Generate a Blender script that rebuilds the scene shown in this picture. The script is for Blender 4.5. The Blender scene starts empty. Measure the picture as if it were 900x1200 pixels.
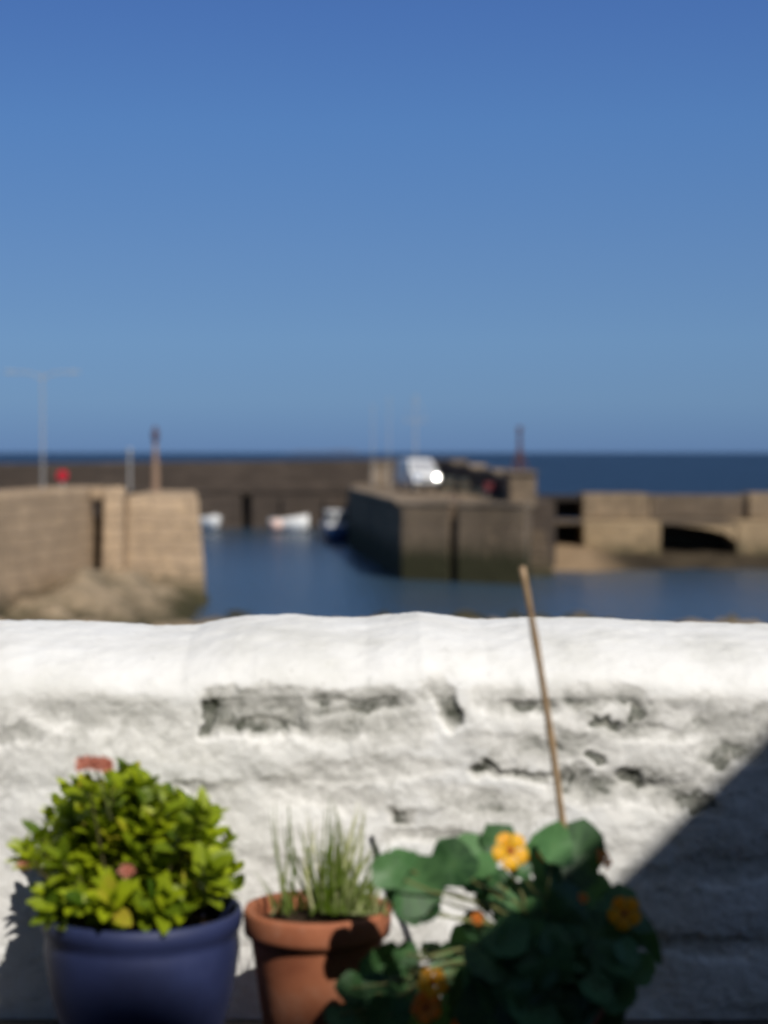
import bpy, math, random
import numpy as np
from mathutils import Vector, Matrix, Euler

random.seed(7); rng = np.random.default_rng(11)
S = bpy.context.scene
COL = S.collection
R = math.radians

# ---------------------------------------------------------------- camera geometry
EYE = 1.06; F = 2200.0; PITCH = math.atan(70 / F)
SEA = EYE - 5.70
def P(px, py, Y):
    u = (px - 450) / F; v = (600 - py) / F
    dy = math.cos(PITCH) + v * math.sin(PITCH); dz = -math.sin(PITCH) + v * math.cos(PITCH)
    k = Y / dy
    return Vector((u * k, Y, EYE + dz * k))
def X_(px, Y): return P(px, 530, Y).x
def Z_(py, Y): return P(450, py, Y).z

# ---------------------------------------------------------------- helpers
class MB:
    def __init__(s): s.v = []; s.f = []; s.t = []; s.smooth = False
    def add(s, vs, fs, tone=0.5):
        o = len(s.v); s.v += [tuple(v) for v in vs]; s.f += [tuple(i + o for i in f) for f in fs]
        s.t += list(tone) if isinstance(tone, (list, tuple)) else [tone] * len(vs); return s
    def box(s, c, size, rz=0.0, tone=.5, M=None):
        hx, hy, hz = size[0] / 2, size[1] / 2, size[2] / 2
        m = (M if M is not None else Matrix.Translation(c) @ Matrix.Rotation(rz, 4, 'Z'))
        vs = [m @ Vector((x * hx, y * hy, z * hz)) for x in (-1, 1) for y in (-1, 1) for z in (-1, 1)]
        return s.add(vs, [(0, 1, 3, 2), (4, 6, 7, 5), (0, 4, 5, 1), (2, 3, 7, 6), (0, 2, 6, 4), (1, 5, 7, 3)], tone)
    def b2(s, x0, x1, y0, y1, z0, z1, tone=.5):
        return s.box(((x0 + x1) / 2, (y0 + y1) / 2, (z0 + z1) / 2), (x1 - x0, y1 - y0, z1 - z0), 0, tone)
    def prism(s, poly, z0, z1):
        """poly: list of (x,y) counter-clockwise; z1 may be a list of heights."""
        n = len(poly); zt = z1 if isinstance(z1, (list, tuple)) else [z1] * n
        vs = [(x, y, z0) for x, y in poly] + [(x, y, zt[i]) for i, (x, y) in enumerate(poly)]
        fs = [tuple(range(n - 1, -1, -1)), tuple(range(n, 2 * n))]
        fs += [(i, (i + 1) % n, n + (i + 1) % n, n + i) for i in range(n)]
        return s.add(vs, fs)
    def front(s, poly, y0, y1):
        """poly: (x,z) outline extruded in y"""
        n = len(poly)
        vs = [(x, y0, z) for x, z in poly] + [(x, y1, z) for x, z in poly]
        fs = [tuple(range(n)), tuple(range(2 * n - 1, n - 1, -1))]
        fs += [(i, n + i, n + (i + 1) % n, (i + 1) % n) for i in range(n)]
        return s.add(vs, fs)
    def tube(s, pts, rad, n=8, tone=.5, caps=True):
        pts = [Vector(p) for p in pts]
        rads = rad if isinstance(rad, (list, tuple)) else [rad] * len(pts)
        vs = []; fs = []
        for i, p in enumerate(pts):
            d = (pts[min(i + 1, len(pts) - 1)] - pts[max(i - 1, 0)]).normalized()
            a = d.cross(Vector((0.13, 0.97, 0.2))).normalized(); b = d.cross(a).normalized()
            for k in range(n):
                t = 2 * math.pi * k / n
                vs.append(p + (a * math.cos(t) + b * math.sin(t)) * rads[i])
        for i in range(len(pts) - 1):
            for k in range(n):
                fs.append((i * n + k, i * n + (k + 1) % n, (i + 1) * n + (k + 1) % n, (i + 1) * n + k))
        if caps:
            fs.append(tuple(range(n - 1, -1, -1))); fs.append(tuple((len(pts) - 1) * n + k for k in range(n)))
        return s.add(vs, fs, tone)
    def lathe(s, prof, c=(0, 0, 0), n=64, wob=0.0, closed=False):
        vs = []; fs = []; ph = random.random() * 6
        for i, (r, z) in enumerate(prof):
            for k in range(n):
                t = 2 * math.pi * k / n
                rr = r * (1 + wob * math.sin(2 * t + ph) + wob * .6 * math.sin(3 * t + z * 20))
                vs.append((c[0] + rr * math.cos(t), c[1] + rr * math.sin(t), c[2] + z))
        m = len(prof)
        for i in range(m if closed else m - 1):
            j = (i + 1) % m
            for k in range(n):
                fs.append((i * n + k, i * n + (k + 1) % n, j * n + (k + 1) % n, j * n + k))
        if not closed:
            if prof[0][0] > 0: fs.append(tuple(range(n - 1, -1, -1)))
            if prof[-1][0] > 0: fs.append(tuple((m - 1) * n + k for k in range(n)))
        return s.add(vs, fs)
    def ball(s, c, r, n=12, sc=(1, 1, 1)):
        vs = []; fs = []; m = n // 2
        for i in range(m + 1):
            a = math.pi * i / m - math.pi / 2
            for k in range(n):
                t = 2 * math.pi * k / n
                vs.append((c[0] + r * sc[0] * math.cos(a) * math.cos(t), c[1] + r * sc[1] * math.cos(a) * math.sin(t), c[2] + r * sc[2] * math.sin(a)))
        for i in range(m):
            for k in range(n): fs.append((i * n + k, i * n + (k + 1) % n, (i + 1) * n + (k + 1) % n, (i + 1) * n + k))
        return s.add(vs, fs)
    def build(s, name, m, parent=None, smooth=False, bevel=0.0, subd=0, origin=None):
        me = bpy.data.meshes.new(name)
        O = Vector(origin) if origin is not None else Vector((0, 0, 0))
        me.from_pydata([tuple(Vector(v) - O) for v in s.v], [], s.f)
        a = me.attributes.new('tone', 'FLOAT', 'POINT'); a.data.foreach_set('value', s.t)
        me.materials.append(m)
        me.validate(); me.update()
        import bmesh
        bm = bmesh.new(); bm.from_mesh(me)
        bmesh.ops.recalc_face_normals(bm, faces=bm.faces); bm.to_mesh(me); bm.free()
        if smooth: me.polygons.foreach_set('use_smooth', [True] * len(me.polygons))
        o = bpy.data.objects.new(name, me); COL.objects.link(o)
        o.location = O
        if parent is not None:
            o.parent = parent
            o.location = O - parent_world(parent) if origin is not None else O
        if bevel:
            b = o.modifiers.new('b', 'BEVEL'); b.width = bevel; b.segments = 2; b.limit_method = 'ANGLE'; b.angle_limit = R(35)
        if subd:
            b = o.modifiers.new('s', 'SUBSURF'); b.levels = subd; b.render_levels = subd
        return o
def parent_world(p):
    v = Vector((0, 0, 0))
    while p is not None: v += p.location; p = p.parent
    return v
def tag(o, label=None, cat=None, group=None, kind=None):
    if label: o['label'] = label
    if cat: o['category'] = cat
    if group: o['group'] = group
    if kind: o['kind'] = kind
    return o
def thing(name, label, cat, loc=(0, 0, 0), group=None):
    o = bpy.data.objects.new(name, None); COL.objects.link(o); o.location = loc; o.empty_display_size = .1
    return tag(o, label, cat, group)
def local(o):
    """children geometry was written in world coordinates: move it under its parent's origin"""
    w = Vector(o.location)
    for ch in o.children: ch.location = Vector(ch.location) - w
    return o

# ---------------------------------------------------------------- materials
def mat(name, col, rough=.7, metal=0, spec=.5):
    m = bpy.data.materials.new(name); m.use_nodes = True
    b = m.node_tree.nodes['Principled BSDF']
    b.inputs['Base Color'].default_value = (*col, 1); b.inputs['Roughness'].default_value = rough
    b.inputs['Metallic'].default_value = metal; b.inputs['Specular IOR Level'].default_value = spec
    return m
class NT:
    def __init__(s, m): s.t = m.node_tree; s.b = s.t.nodes.get('Principled BSDF')
    def n(s, typ, **k):
        x = s.t.nodes.new(typ)
        for a, b in k.items(): setattr(x, a, b)
        return x
    def l(s, a, b): s.t.links.new(a, b)
    def pos(s): return s.n('ShaderNodeNewGeometry').outputs['Position']
    def noise(s, vec, scale, detail=4, rough=.55, dist=0):
        x = s.n('ShaderNodeTexNoise'); x.inputs['Scale'].default_value = scale; x.inputs['Detail'].default_value = detail
        x.inputs['Roughness'].default_value = rough; x.inputs['Distortion'].default_value = dist
        if vec is not None: s.l(vec, x.inputs['Vector'])
        return x.outputs['Fac']
    def ramp(s, fac, stops):
        x = s.n('ShaderNodeValToRGB'); e = x.color_ramp.elements
        while len(e) < len(stops): e.new(.5)
        for i, (p, c) in enumerate(stops): e[i].position = p; e[i].color = (*c, 1) if len(c) == 3 else c
        s.l(fac, x.inputs[0]); return x.outputs[0]
    def mix(s, fac, a, b, mode='MIX'):
        x = s.n('ShaderNodeMix', data_type='RGBA', blend_type=mode)
        for val, idx in ((fac, 0), (a, 6), (b, 7)):
            if hasattr(val, 'links'): s.l(val, x.inputs[idx])
            elif idx == 0: x.inputs[0].default_value = val
            else: x.inputs[idx].default_value = (*val, 1)
        return x.outputs[2]
    def math(s, op, a, b=None, clamp=False):
        x = s.n('ShaderNodeMath', operation=op, use_clamp=clamp)
        for i, v in enumerate((a, b)):
            if v is None: continue
            if hasattr(v, 'links'): s.l(v, x.inputs[i])
            else: x.inputs[i].default_value = v
        return x.outputs[0]
    def maprange(s, v, a, b, c=0, d=1):
        x = s.n('ShaderNodeMapRange'); s.l(v, x.inputs[0])
        for i, q in enumerate((a, b, c, d)): x.inputs[i + 1].default_value = q
        return x.outputs[0]
    def bump(s, h, strength=.5, dist=.01):
        x = s.n('ShaderNodeBump'); x.inputs['Strength'].default_value = strength; x.inputs['Distance'].default_value = dist
        s.l(h, x.inputs['Height']); s.l(x.outputs[0], s.b.inputs['Normal'])
    def base(s, c): s.l(c, s.b.inputs['Base Color'])

def stone(name, col, weed=True, bw=1.3, rh=.5, var=.35, weedz=SEA + 1.3, low=.6):
    m = mat(name, col, .9, spec=.25); t = NT(m); pos = t.pos()
    sep = t.n('ShaderNodeSeparateXYZ'); t.l(pos, sep.inputs[0])
    hx = t.math('ADD', sep.outputs[0], sep.outputs[1])
    cmb = t.n('ShaderNodeCombineXYZ'); t.l(hx, cmb.inputs[0]); t.l(sep.outputs[2], cmb.inputs[1])
    wob = t.n('ShaderNodeTexNoise'); wob.inputs['Scale'].default_value = .9; t.l(pos, wob.inputs['Vector'])
    add = t.n('ShaderNodeVectorMath', operation='MULTIPLY_ADD'); t.l(wob.outputs['Color'], add.inputs[0])
    add.inputs[1].default_value = (.35, .35, .35); t.l(cmb.outputs[0], add.inputs[2])
    br = t.n('ShaderNodeTexBrick'); t.l(add.outputs[0], br.inputs['Vector'])
    br.inputs['Scale'].default_value = 1; br.inputs['Brick Width'].default_value = bw; br.inputs['Row Height'].default_value = rh
    br.inputs['Mortar Size'].default_value = .035; br.inputs['Mortar Smooth'].default_value = .6
    a = tuple(min(1, c * (1 + var)) for c in col); b = tuple(c * (1 - var) for c in col)
    br.inputs['Color1'].default_value = (*a, 1); br.inputs['Color2'].default_value = (*b, 1)
    br.inputs['Mortar'].default_value = (*[c * .62 for c in col], 1)
    n1 = t.noise(pos, .35, 5, .6); n2 = t.noise(pos, 2.6, 6, .7)
    c = t.mix(t.maprange(n1, .4, .65), br.outputs['Color'], tuple(x * low for x in col))
    c = t.mix(t.math('MULTIPLY', t.maprange(n2, .5, .7), .5), c, (col[0] * 1.5, col[1] * 1.45, col[2] * 1.3))
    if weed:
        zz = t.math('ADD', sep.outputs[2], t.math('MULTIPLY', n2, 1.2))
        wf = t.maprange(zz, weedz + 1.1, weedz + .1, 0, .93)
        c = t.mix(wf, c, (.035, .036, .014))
    t.base(c)
    t.bump(t.math('ADD', n2, t.math('MULTIPLY', br.outputs['Fac'], -.6)), .8, .08)
    return m

M = {}
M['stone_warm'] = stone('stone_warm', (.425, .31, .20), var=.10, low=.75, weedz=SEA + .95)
M['stone_pier'] = stone('stone_pier', (.225, .168, .112), var=.15, weedz=SEA + 1.5)
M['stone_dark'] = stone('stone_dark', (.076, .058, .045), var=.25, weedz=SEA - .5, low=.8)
M['stone_cop'] = stone('stone_cop', (.27, .21, .15), weed=False, bw=2, rh=2)
M['stone_pale'] = stone('stone_pale', (.33, .24, .14), var=.15, weedz=SEA + .75, low=.8)
M['stone_tan'] = stone('stone_tan', (.25, .185, .118), var=.15, weed=False)
M['stone_mid'] = stone('stone_mid', (.14, .105, .072), var=.2, weedz=SEA + .4)
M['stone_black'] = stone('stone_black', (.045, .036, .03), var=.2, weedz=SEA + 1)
M['paint_white'] = mat('paint_white', (.78, .78, .76), .25)
M['paint_blue'] = mat('paint_blue', (.02, .05, .13), .35)
M['rubber'] = mat('rubber', (.02, .02, .02), .8)
M['glass_dark'] = mat('glass_dark', (.03, .035, .04), .05, spec=.8)
M['chrome'] = mat('chrome', (.9, .9, .9), .12, 1)
M['trim_dark'] = mat('trim_dark', (.03, .03, .035), .5)
M['red_paint'] = mat('red_paint', (.55, .012, .03), .6, spec=.2)
M['orange_buoy'] = mat('orange_buoy', (.75, .52, .44), .4)
M['crate_red'] = mat('crate_red', (.13, .015, .02), .7)
M['galv'] = mat('galv', (.42, .41, .38), .5, .3)
M['rust_pole'] = mat('rust_pole', (.26, .17, .11), .7)
M['rust_dark'] = mat('rust_dark', (.07, .03, .035), .7)
M['wood_boat'] = mat('wood_boat', (.3, .2, .1), .6)
M['net'] = mat('net', (.03, .035, .03), .9)
M['slate'] = mat('slate', (.05, .05, .055), .6)
M['render_grey'] = mat('render_grey', (.10, .095, .09), .9)
for k, sc, amp in (('rust_pole', 30, .4), ('rust_dark', 30, .4), ('galv', 40, .2), ('wood_boat', 20, .4), ('net', 60, .5), ('slate', 8, .3), ('render_grey', 6, .2), ('paint_white', 9, .06), ('red_paint', 12, .15), ('paint_blue', 12, .2)):
    t = NT(M[k]); c0 = tuple(M[k].node_tree.nodes['Principled BSDF'].inputs['Base Color'].default_value)[:3]
    n = t.noise(t.pos(), sc, 4); t.base(t.ramp(n, [(.3, tuple(x * (1 - amp) for x in c0)), (.7, tuple(min(1, x * (1 + amp)) for x in c0))]))

def whitewash():
    m = mat('whitewash', (.8, .8, .78), .85, spec=.2); t = NT(m); pos = t.pos()
    at = t.n('ShaderNodeAttribute', attribute_name='wear').outputs['Fac']
    n1 = t.noise(pos, 22, 6, .65, .6); n2 = t.noise(pos, 90, 5, .7); n3 = t.noise(pos, 5, 4, .6); n4 = t.noise(pos, 42, 4, .6)
    clean = t.ramp(n3, [(.35, (.80, .80, .785)), (.52, (.76, .755, .73)), (.68, (.66, .655, .62))])
    clean = t.mix(t.maprange(at, .10, .19, 0, 1), clean, (.76, .748, .712))  # front face toned duller than the cap
    # thin, greying lime where the stone shows its edges
    w = t.math('ADD', at, t.math('MULTIPLY', t.math('SUBTRACT', n1, .5), 1.3))
    grime = t.maprange(w, .18, .5, 0, .62)
    c = t.mix(grime, clean, (.34, .335, .30))
    bare = t.ramp(n4, [(.35, (.085, .09, .07)), (.52, (.17, .175, .15)), (.7, (.33, .32, .28))])
    c = t.mix(t.maprange(w, .56, .80), c, bare)
    sp = t.maprange(t.noise(pos, 55, 3, .5), .70, .76, 0, .5)
    c = t.mix(sp, c, (.33, .32, .29))
    t.base(c)
    h = t.math('ADD', t.math('MULTIPLY', n1, 1.0), t.math('MULTIPLY', n2, .35))
    h = t.math('ADD', h, t.math('MULTIPLY', t.maprange(w, .5, .78), -.5))
    t.bump(h, .4, .008)
    return m
M['whitewash'] = whitewash()

def leafmat(name, dark, light, rough=.45, trans=.35, tcol=None, spec=.4, old=None):
    m = mat(name, light, rough, spec=spec); t = NT(m)
    at = t.n('ShaderNodeAttribute', attribute_name='tone').outputs['Fac']
    n = t.noise(t.pos(), 60, 3)
    f = t.math('ADD', at, t.math('MULTIPLY', t.math('SUBTRACT', n, .5), .4))
    c = t.ramp(f, [(.1, dark), (.85, light)] + ([(1.0, old)] if old else []))
    t.base(c)
    tr = t.n('ShaderNodeBsdfTranslucent'); 
    tc = t.mix(.6, c, tcol or light); t.l(tc, tr.inputs[0])
    ms = t.n('ShaderNodeMixShader'); ms.inputs[0].default_value = trans
    out = t.t.nodes['Material Output']
    t.l(t.b.outputs[0], ms.inputs[1]); t.l(tr.outputs[0], ms.inputs[2]); t.l(ms.outputs[0], out.inputs[0])
    t.bump(n, .3, .002)
    return m
M['leaf_lime'] = leafmat('leaf_lime', (.05, .11, .006), (.42, .50, .012), .5, .40, (.35, .45, .02), old=(.50, .40, .04))
M['leaf_nast'] = leafmat('leaf_nast', (.022, .065, .022), (.085, .20, .065), .5, .22, (.10, .25, .05))
M['grass'] = leafmat('grass', (.08, .14, .006), (.62, .62, .34), .6, .35, (.28, .36, .05), spec=.15)
M['stem_green'] = mat('stem_green', (.16, .17, .06), .6)
M['stem_brown'] = mat('stem_brown', (.10, .085, .03), .8)
M['petal_salmon'] = leafmat('petal_salmon', (.42, .13, .08), (.62, .27, .19), .6, .3)
M['petal_yellow'] = leafmat('petal_yellow', (.80, .18, .005), (.95, .50, .012), .5, .3)
M['petal_orange'] = leafmat('petal_orange', (.55, .09, .01), (.85, .24, .01), .5, .3)
M['petal_throat'] = mat('petal_throat', (.35, .03, .01), .6)

def soilm():
    m = mat('soil', (.03, .02, .012), .95, spec=.1); t = NT(m); n = t.noise(t.pos(), 70, 5)
    t.base(t.ramp(n, [(.35, (.012, .008, .005)), (.7, (.07, .045, .028))])); t.bump(n, 1, .01); return m
M['soil'] = soilm()
def terracotta():
    m = mat('terracotta', (.45, .15, .075), .75, spec=.3); t = NT(m); pos = t.pos()
    n = t.noise(pos, 9, 5, .6); n2 = t.noise(pos, 60, 4)
    c = t.ramp(n, [(.3, (.27, .085, .04)), (.55, (.37, .13, .062)), (.75, (.43, .20, .12))])
    t.base(t.mix(t.maprange(n2, .6, .75, 0, .3), c, (.55, .38, .28))); t.bump(n2, .3, .002); return m
M['terracotta'] = terracotta()
def glaze():
    m = mat('blue_glaze', (.03, .05, .2), .28, spec=.45); t = NT(m); pos = t.pos()
    n = t.noise(pos, 7, 5, .6)
    t.base(t.ramp(n, [(.3, (.014, .020, .062)), (.6, (.021, .031, .098)), (.8, (.034, .046, .125))]))
    t.b.inputs['Roughness'].default_value = .62
    t.bump(t.noise(pos, 25, 3), .15, .003); return m
M['blue_glaze'] = glaze()
def canem():
    m = mat('bamboo', (.42, .25, .11), .5); t = NT(m); n = t.noise(t.pos(), 40, 4)
    t.base(t.ramp(n, [(.3, (.26, .17, .09)), (.7, (.46, .31, .17))])); return m
M['bamboo'] = canem()
def paving():
    m = mat('paving', (.2, .19, .17), .9, spec=.2); t = NT(m); pos = t.pos()
    n = t.noise(pos, 3, 6, .6); n2 = t.noise(pos, 40, 4)
    br = t.n('ShaderNodeTexBrick'); t.l(pos, br.inputs['Vector']); br.inputs['Scale'].default_value = 1
    br.inputs['Brick Width'].default_value = .6; br.inputs['Row Height'].default_value = .45; br.inputs['Mortar Size'].default_value = .012
    br.inputs['Color1'].default_value = (.12, .105, .09, 1); br.inputs['Color2'].default_value = (.085, .075, .065, 1); br.inputs['Mortar'].default_value = (.03, .03, .025, 1)
    t.base(t.mix(t.maprange(n, .45, .65, 0, .6), br.outputs['Color'], (.05, .048, .038)))
    t.bump(t.math('ADD', n2, t.math('MULTIPLY', br.outputs['Fac'], -1.)), .5, .006); return m
M['paving'] = paving()
def ground():
    m = mat('shore_ground', (.15, .12, .08), .95, spec=.2); t = NT(m); pos = t.pos()
    sep = t.n('ShaderNodeSeparateXYZ'); t.l(pos, sep.inputs[0])
    n = t.noise(pos, .8, 6, .65); n2 = t.noise(pos, 6, 4)
    c = t.ramp(n, [(.35, (.15, .12, .075)), (.5, (.28, .215, .14)), (.68, (.38, .29, .19))])
    c = t.mix(t.maprange(t.math('ADD', sep.outputs[2], t.math('MULTIPLY', n, 1.2)), SEA + 1.5, SEA + .9), c, (.045, .04, .018))
    t.base(c); t.bump(t.math('ADD', n, t.math('MULTIPLY', n2, .4)), .9, .25); return m
M['shore'] = ground()
def water(name, deep, rough, scales, strength, dist):
    m = mat(name, deep, rough, spec=.5); t = NT(m); pos = t.pos()
    t.b.inputs['IOR'].default_value = 1.33
    mp = t.n('ShaderNodeMapping'); t.l(pos, mp.inputs[0]); mp.inputs['Scale'].default_value = (1, .6, 1); mp.inputs['Rotation'].default_value = (0, 0, .3)
    h = None
    for s_, a_ in scales:
        q = t.math('MULTIPLY', t.noise(mp.outputs[0], s_, 3, .6, .3), a_)
        h = q if h is None else t.math('ADD', h, q)
    n = t.noise(pos, .02, 3)
    t.base(t.ramp(n, [(.35, tuple(x * .8 for x in deep)), (.65, tuple(x * 1.2 for x in deep))]))
    t.bump(h, strength, dist); return m
M['sea'] = water('sea', (.003, .012, .027), .3, ((.35, 1.), (1.5, .5)), 1.0, 1.9); M['sea'].node_tree.nodes['Principled BSDF'].inputs['Specular IOR Level'].default_value = .36
M['harbour'] = water('harbour', (.035, .065, .10), .22, ((.8, .7), (3, .4)), 1.0, .30)
M['far_land'] = mat('far_land', (.10, .13, .20), .9)

# ---------------------------------------------------------------- world, sun, camera
SX, SY, SZ = .5, -1.0, 1.10          # direction towards the sun
elev = math.atan2(SZ, math.hypot(SX, SY))
W = bpy.data.worlds.new('World'); S.world = W; W.use_nodes = True
nt = W.node_tree; bg = nt.nodes['Background']
sky = nt.nodes.new('ShaderNodeTexSky'); sky.sky_type = 'NISHITA'; sky.sun_disc = False
sky.sun_elevation = elev; sky.sun_rotation = math.atan2(SX, SY)
sky.altitude = 0; sky.air_density = 1.0; sky.dust_density = .35; sky.ozone_density = 2.0
# a clean maritime sky: the blue overhead reaches far down towards the horizon
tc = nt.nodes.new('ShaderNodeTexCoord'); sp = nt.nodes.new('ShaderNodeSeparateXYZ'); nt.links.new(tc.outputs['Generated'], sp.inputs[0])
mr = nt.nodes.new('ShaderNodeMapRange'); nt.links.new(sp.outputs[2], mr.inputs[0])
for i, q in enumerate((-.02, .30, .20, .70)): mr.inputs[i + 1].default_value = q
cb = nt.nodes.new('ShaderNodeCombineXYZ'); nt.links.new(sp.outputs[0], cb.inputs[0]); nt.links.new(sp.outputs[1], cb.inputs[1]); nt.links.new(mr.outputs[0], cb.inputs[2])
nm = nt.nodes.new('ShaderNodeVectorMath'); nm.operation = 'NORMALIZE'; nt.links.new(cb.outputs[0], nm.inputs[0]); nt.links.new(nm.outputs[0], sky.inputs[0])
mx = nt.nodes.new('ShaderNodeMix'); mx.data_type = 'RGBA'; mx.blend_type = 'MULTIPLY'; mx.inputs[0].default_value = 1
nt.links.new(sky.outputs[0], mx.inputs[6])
cr = nt.nodes.new('ShaderNodeValToRGB'); nt.links.new(sp.outputs[2], cr.inputs[0])      # tints the sky by elevation; above the view dimmed grey to darken shade
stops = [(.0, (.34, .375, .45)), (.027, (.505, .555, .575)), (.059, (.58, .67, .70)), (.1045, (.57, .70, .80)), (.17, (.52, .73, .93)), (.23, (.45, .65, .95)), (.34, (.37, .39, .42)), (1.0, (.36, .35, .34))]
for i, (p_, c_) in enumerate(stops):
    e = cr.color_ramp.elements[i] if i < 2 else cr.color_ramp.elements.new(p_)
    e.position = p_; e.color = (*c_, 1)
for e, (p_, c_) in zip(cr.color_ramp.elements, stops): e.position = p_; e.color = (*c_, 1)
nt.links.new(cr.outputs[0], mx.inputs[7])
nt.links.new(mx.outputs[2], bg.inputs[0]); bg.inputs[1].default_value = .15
sl = bpy.data.lights.new('sun', 'SUN'); sl.energy = 4.3; sl.angle = R(.5); sl.color = (1, .955, .89)
so = bpy.data.objects.new('sun', sl); COL.objects.link(so)
so.rotation_euler = Vector((SX, SY, SZ)).to_track_quat('Z', 'Y').to_euler()
cam = bpy.data.cameras.new('camera'); co = bpy.data.objects.new('camera', cam); COL.objects.link(co)
co.location = (0, 0, EYE); co.rotation_euler = (R(90) - PITCH, 0, 0)
cam.sensor_fit = 'VERTICAL'; cam.sensor_height = 36; cam.lens = 36 * F / 1200
cam.clip_start = .05; cam.clip_end = 60000
cam.dof.use_dof = True; cam.dof.focus_distance = 5.0; cam.dof.aperture_fstop = 2.05; cam.dof.aperture_blades = 0
S.camera = co
S.view_settings.view_transform = 'Standard'; S.view_settings.look = 'None'; S.view_settings.exposure = 0; S.view_settings.gamma = 1
S.view_settings.use_curve_mapping = False
S.cycles.use_denoising = True
S.cycles.sample_clamp_indirect = 6
S.cycles.filter_width = 2.2

# ---------------------------------------------------------------- noise in numpy
def vnoise(x, y, seed):
    r = np.random.default_rng(seed).random((256, 256))
    xi = np.floor(x).astype(int); yi = np.floor(y).astype(int); fx = x - xi; fy = y - yi
    fx = fx * fx * (3 - 2 * fx); fy = fy * fy * (3 - 2 * fy)
    g = lambda a, b: r[a % 256, b % 256]
    return (g(xi, yi) * (1 - fx) + g(xi + 1, yi) * fx) * (1 - fy) + (g(xi, yi + 1) * (1 - fx) + g(xi + 1, yi + 1) * fx) * fy - .5
def fbm(x, y, seed, o=5, gain=.5):
    s = 0; a = 1; f = 1
    for i in range(o): s = s + a * vnoise(x * f + 17 * i, y * f + 5 * i, seed + i); a *= gain; f *= 2.03
    return s

# ---------------------------------------------------------------- water, ground, distant land
tag(MB().add([(-22000, -300, SEA), (22000, -300, SEA), (22000, 26000, SEA), (-22000, 26000, SEA)], [(0, 1, 2, 3)]).build('sea', M['sea']),
    'dark blue open sea reaching the horizon', 'sea', kind='structure')
hz = SEA + .012
tag(MB().add([(-60, 30, hz), (60, 30, hz), (60, 97, hz), (9, 97, hz), (4, 143, hz), (-60, 143, hz)], [(0, 1, 2, 3, 4, 5)]).build('harbour_water', M['harbour']),
    'calm blue harbour water between the stone piers', 'water', kind='structure')
b = MB(); n = 40; YL = 9000; a0 = X_(335, YL); a1 = X_(432, YL); vs = []; fs = []
for j in range(5):
    for i in range(n + 1):
        t = i / n; h = 20 * (math.sin(math.pi * t) ** .8) * (.75 + .25 * math.sin(t * 9 + 1)) * math.sin(math.pi * j / 4)
        vs.append((a0 + (a1 - a0) * t, YL + (j - 2) * 300, SEA + h))
for j in range(4):
    for i in range(n): fs.append((j * (n + 1) + i, j * (n + 1) + i + 1, (j + 1) * (n + 1) + i + 1, (j + 1) * (n + 1) + i))
tag(b.add(vs, fs).build('headland', M['far_land'], smooth=True), 'faint low headland on the horizon above the far harbour wall', 'headland', kind='structure')

# shore ground: terrace level behind the white wall down to the harbour
def shore():
    xs = np.linspace(-34, 40, 240); ys = np.concatenate([np.linspace(4.3, 40, 60), np.linspace(40.5, 72, 110)])
    Xg, Yg = np.meshgrid(xs, ys)
    base = -.15 + (SEA + .25 + .15) * np.clip((Yg - 4.3) / 52, 0, 1) ** .9
    shoreY = 62 - 6 * np.clip((Xg - 7) / 6, 0, 1) + 1.3 * fbm(Xg / 6, Yg * 0, 3)
    base = np.where(Yg > 54, SEA + .45 - .8 * (Yg - 54) / (shoreY - 54 + 3.2), base)
    # rock bank heaped against the left quay
    d = np.clip((-6.6 - Xg) / 3.6, 0, 1); e = np.exp(-((Yg - 66) / 7.) ** 2)
    bank = (SEA + .2) + 1.25 * d ** .8 * e
    w = np.clip((Xg + 13.0) / 3, .25, 1)
    z = np.maximum(base, np.where(d > 0, bank * 1.0 - (1 - w) * .6, -99))
    z = z + .75 * fbm(Xg / 1.3, Yg / 1.3, 30, 5, .65) * np.clip((Yg - 8) / 30, .1, 1)
    me = bpy.data.meshes.new('shore_ground'); nx = len(xs)
    v = np.stack([Xg, Yg, z], -1).reshape(-1, 3)
    f = [(j * nx + i, j * nx + i + 1, (j + 1) * nx + i + 1, (j + 1) * nx + i) for j in range(len(ys) - 1) for i in range(nx - 1)]
    me.from_pydata(v.tolist(), [], f); me.materials.append(M['shore']); me.update()
    me.polygons.foreach_set('use_smooth', [True] * len(me.polygons))
    o = bpy.data.objects.new('shore_ground', me); COL.objects.link(o)
    tag(o, 'brown rocky shore falling to the harbour water', 'shore', kind='structure')
shore()
tag(MB().b2(-9, 9, -7, 4.29, -.25, 0).build('patio_floor', M['paving']), 'dark stone paved patio floor', 'floor', kind='structure')

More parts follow.
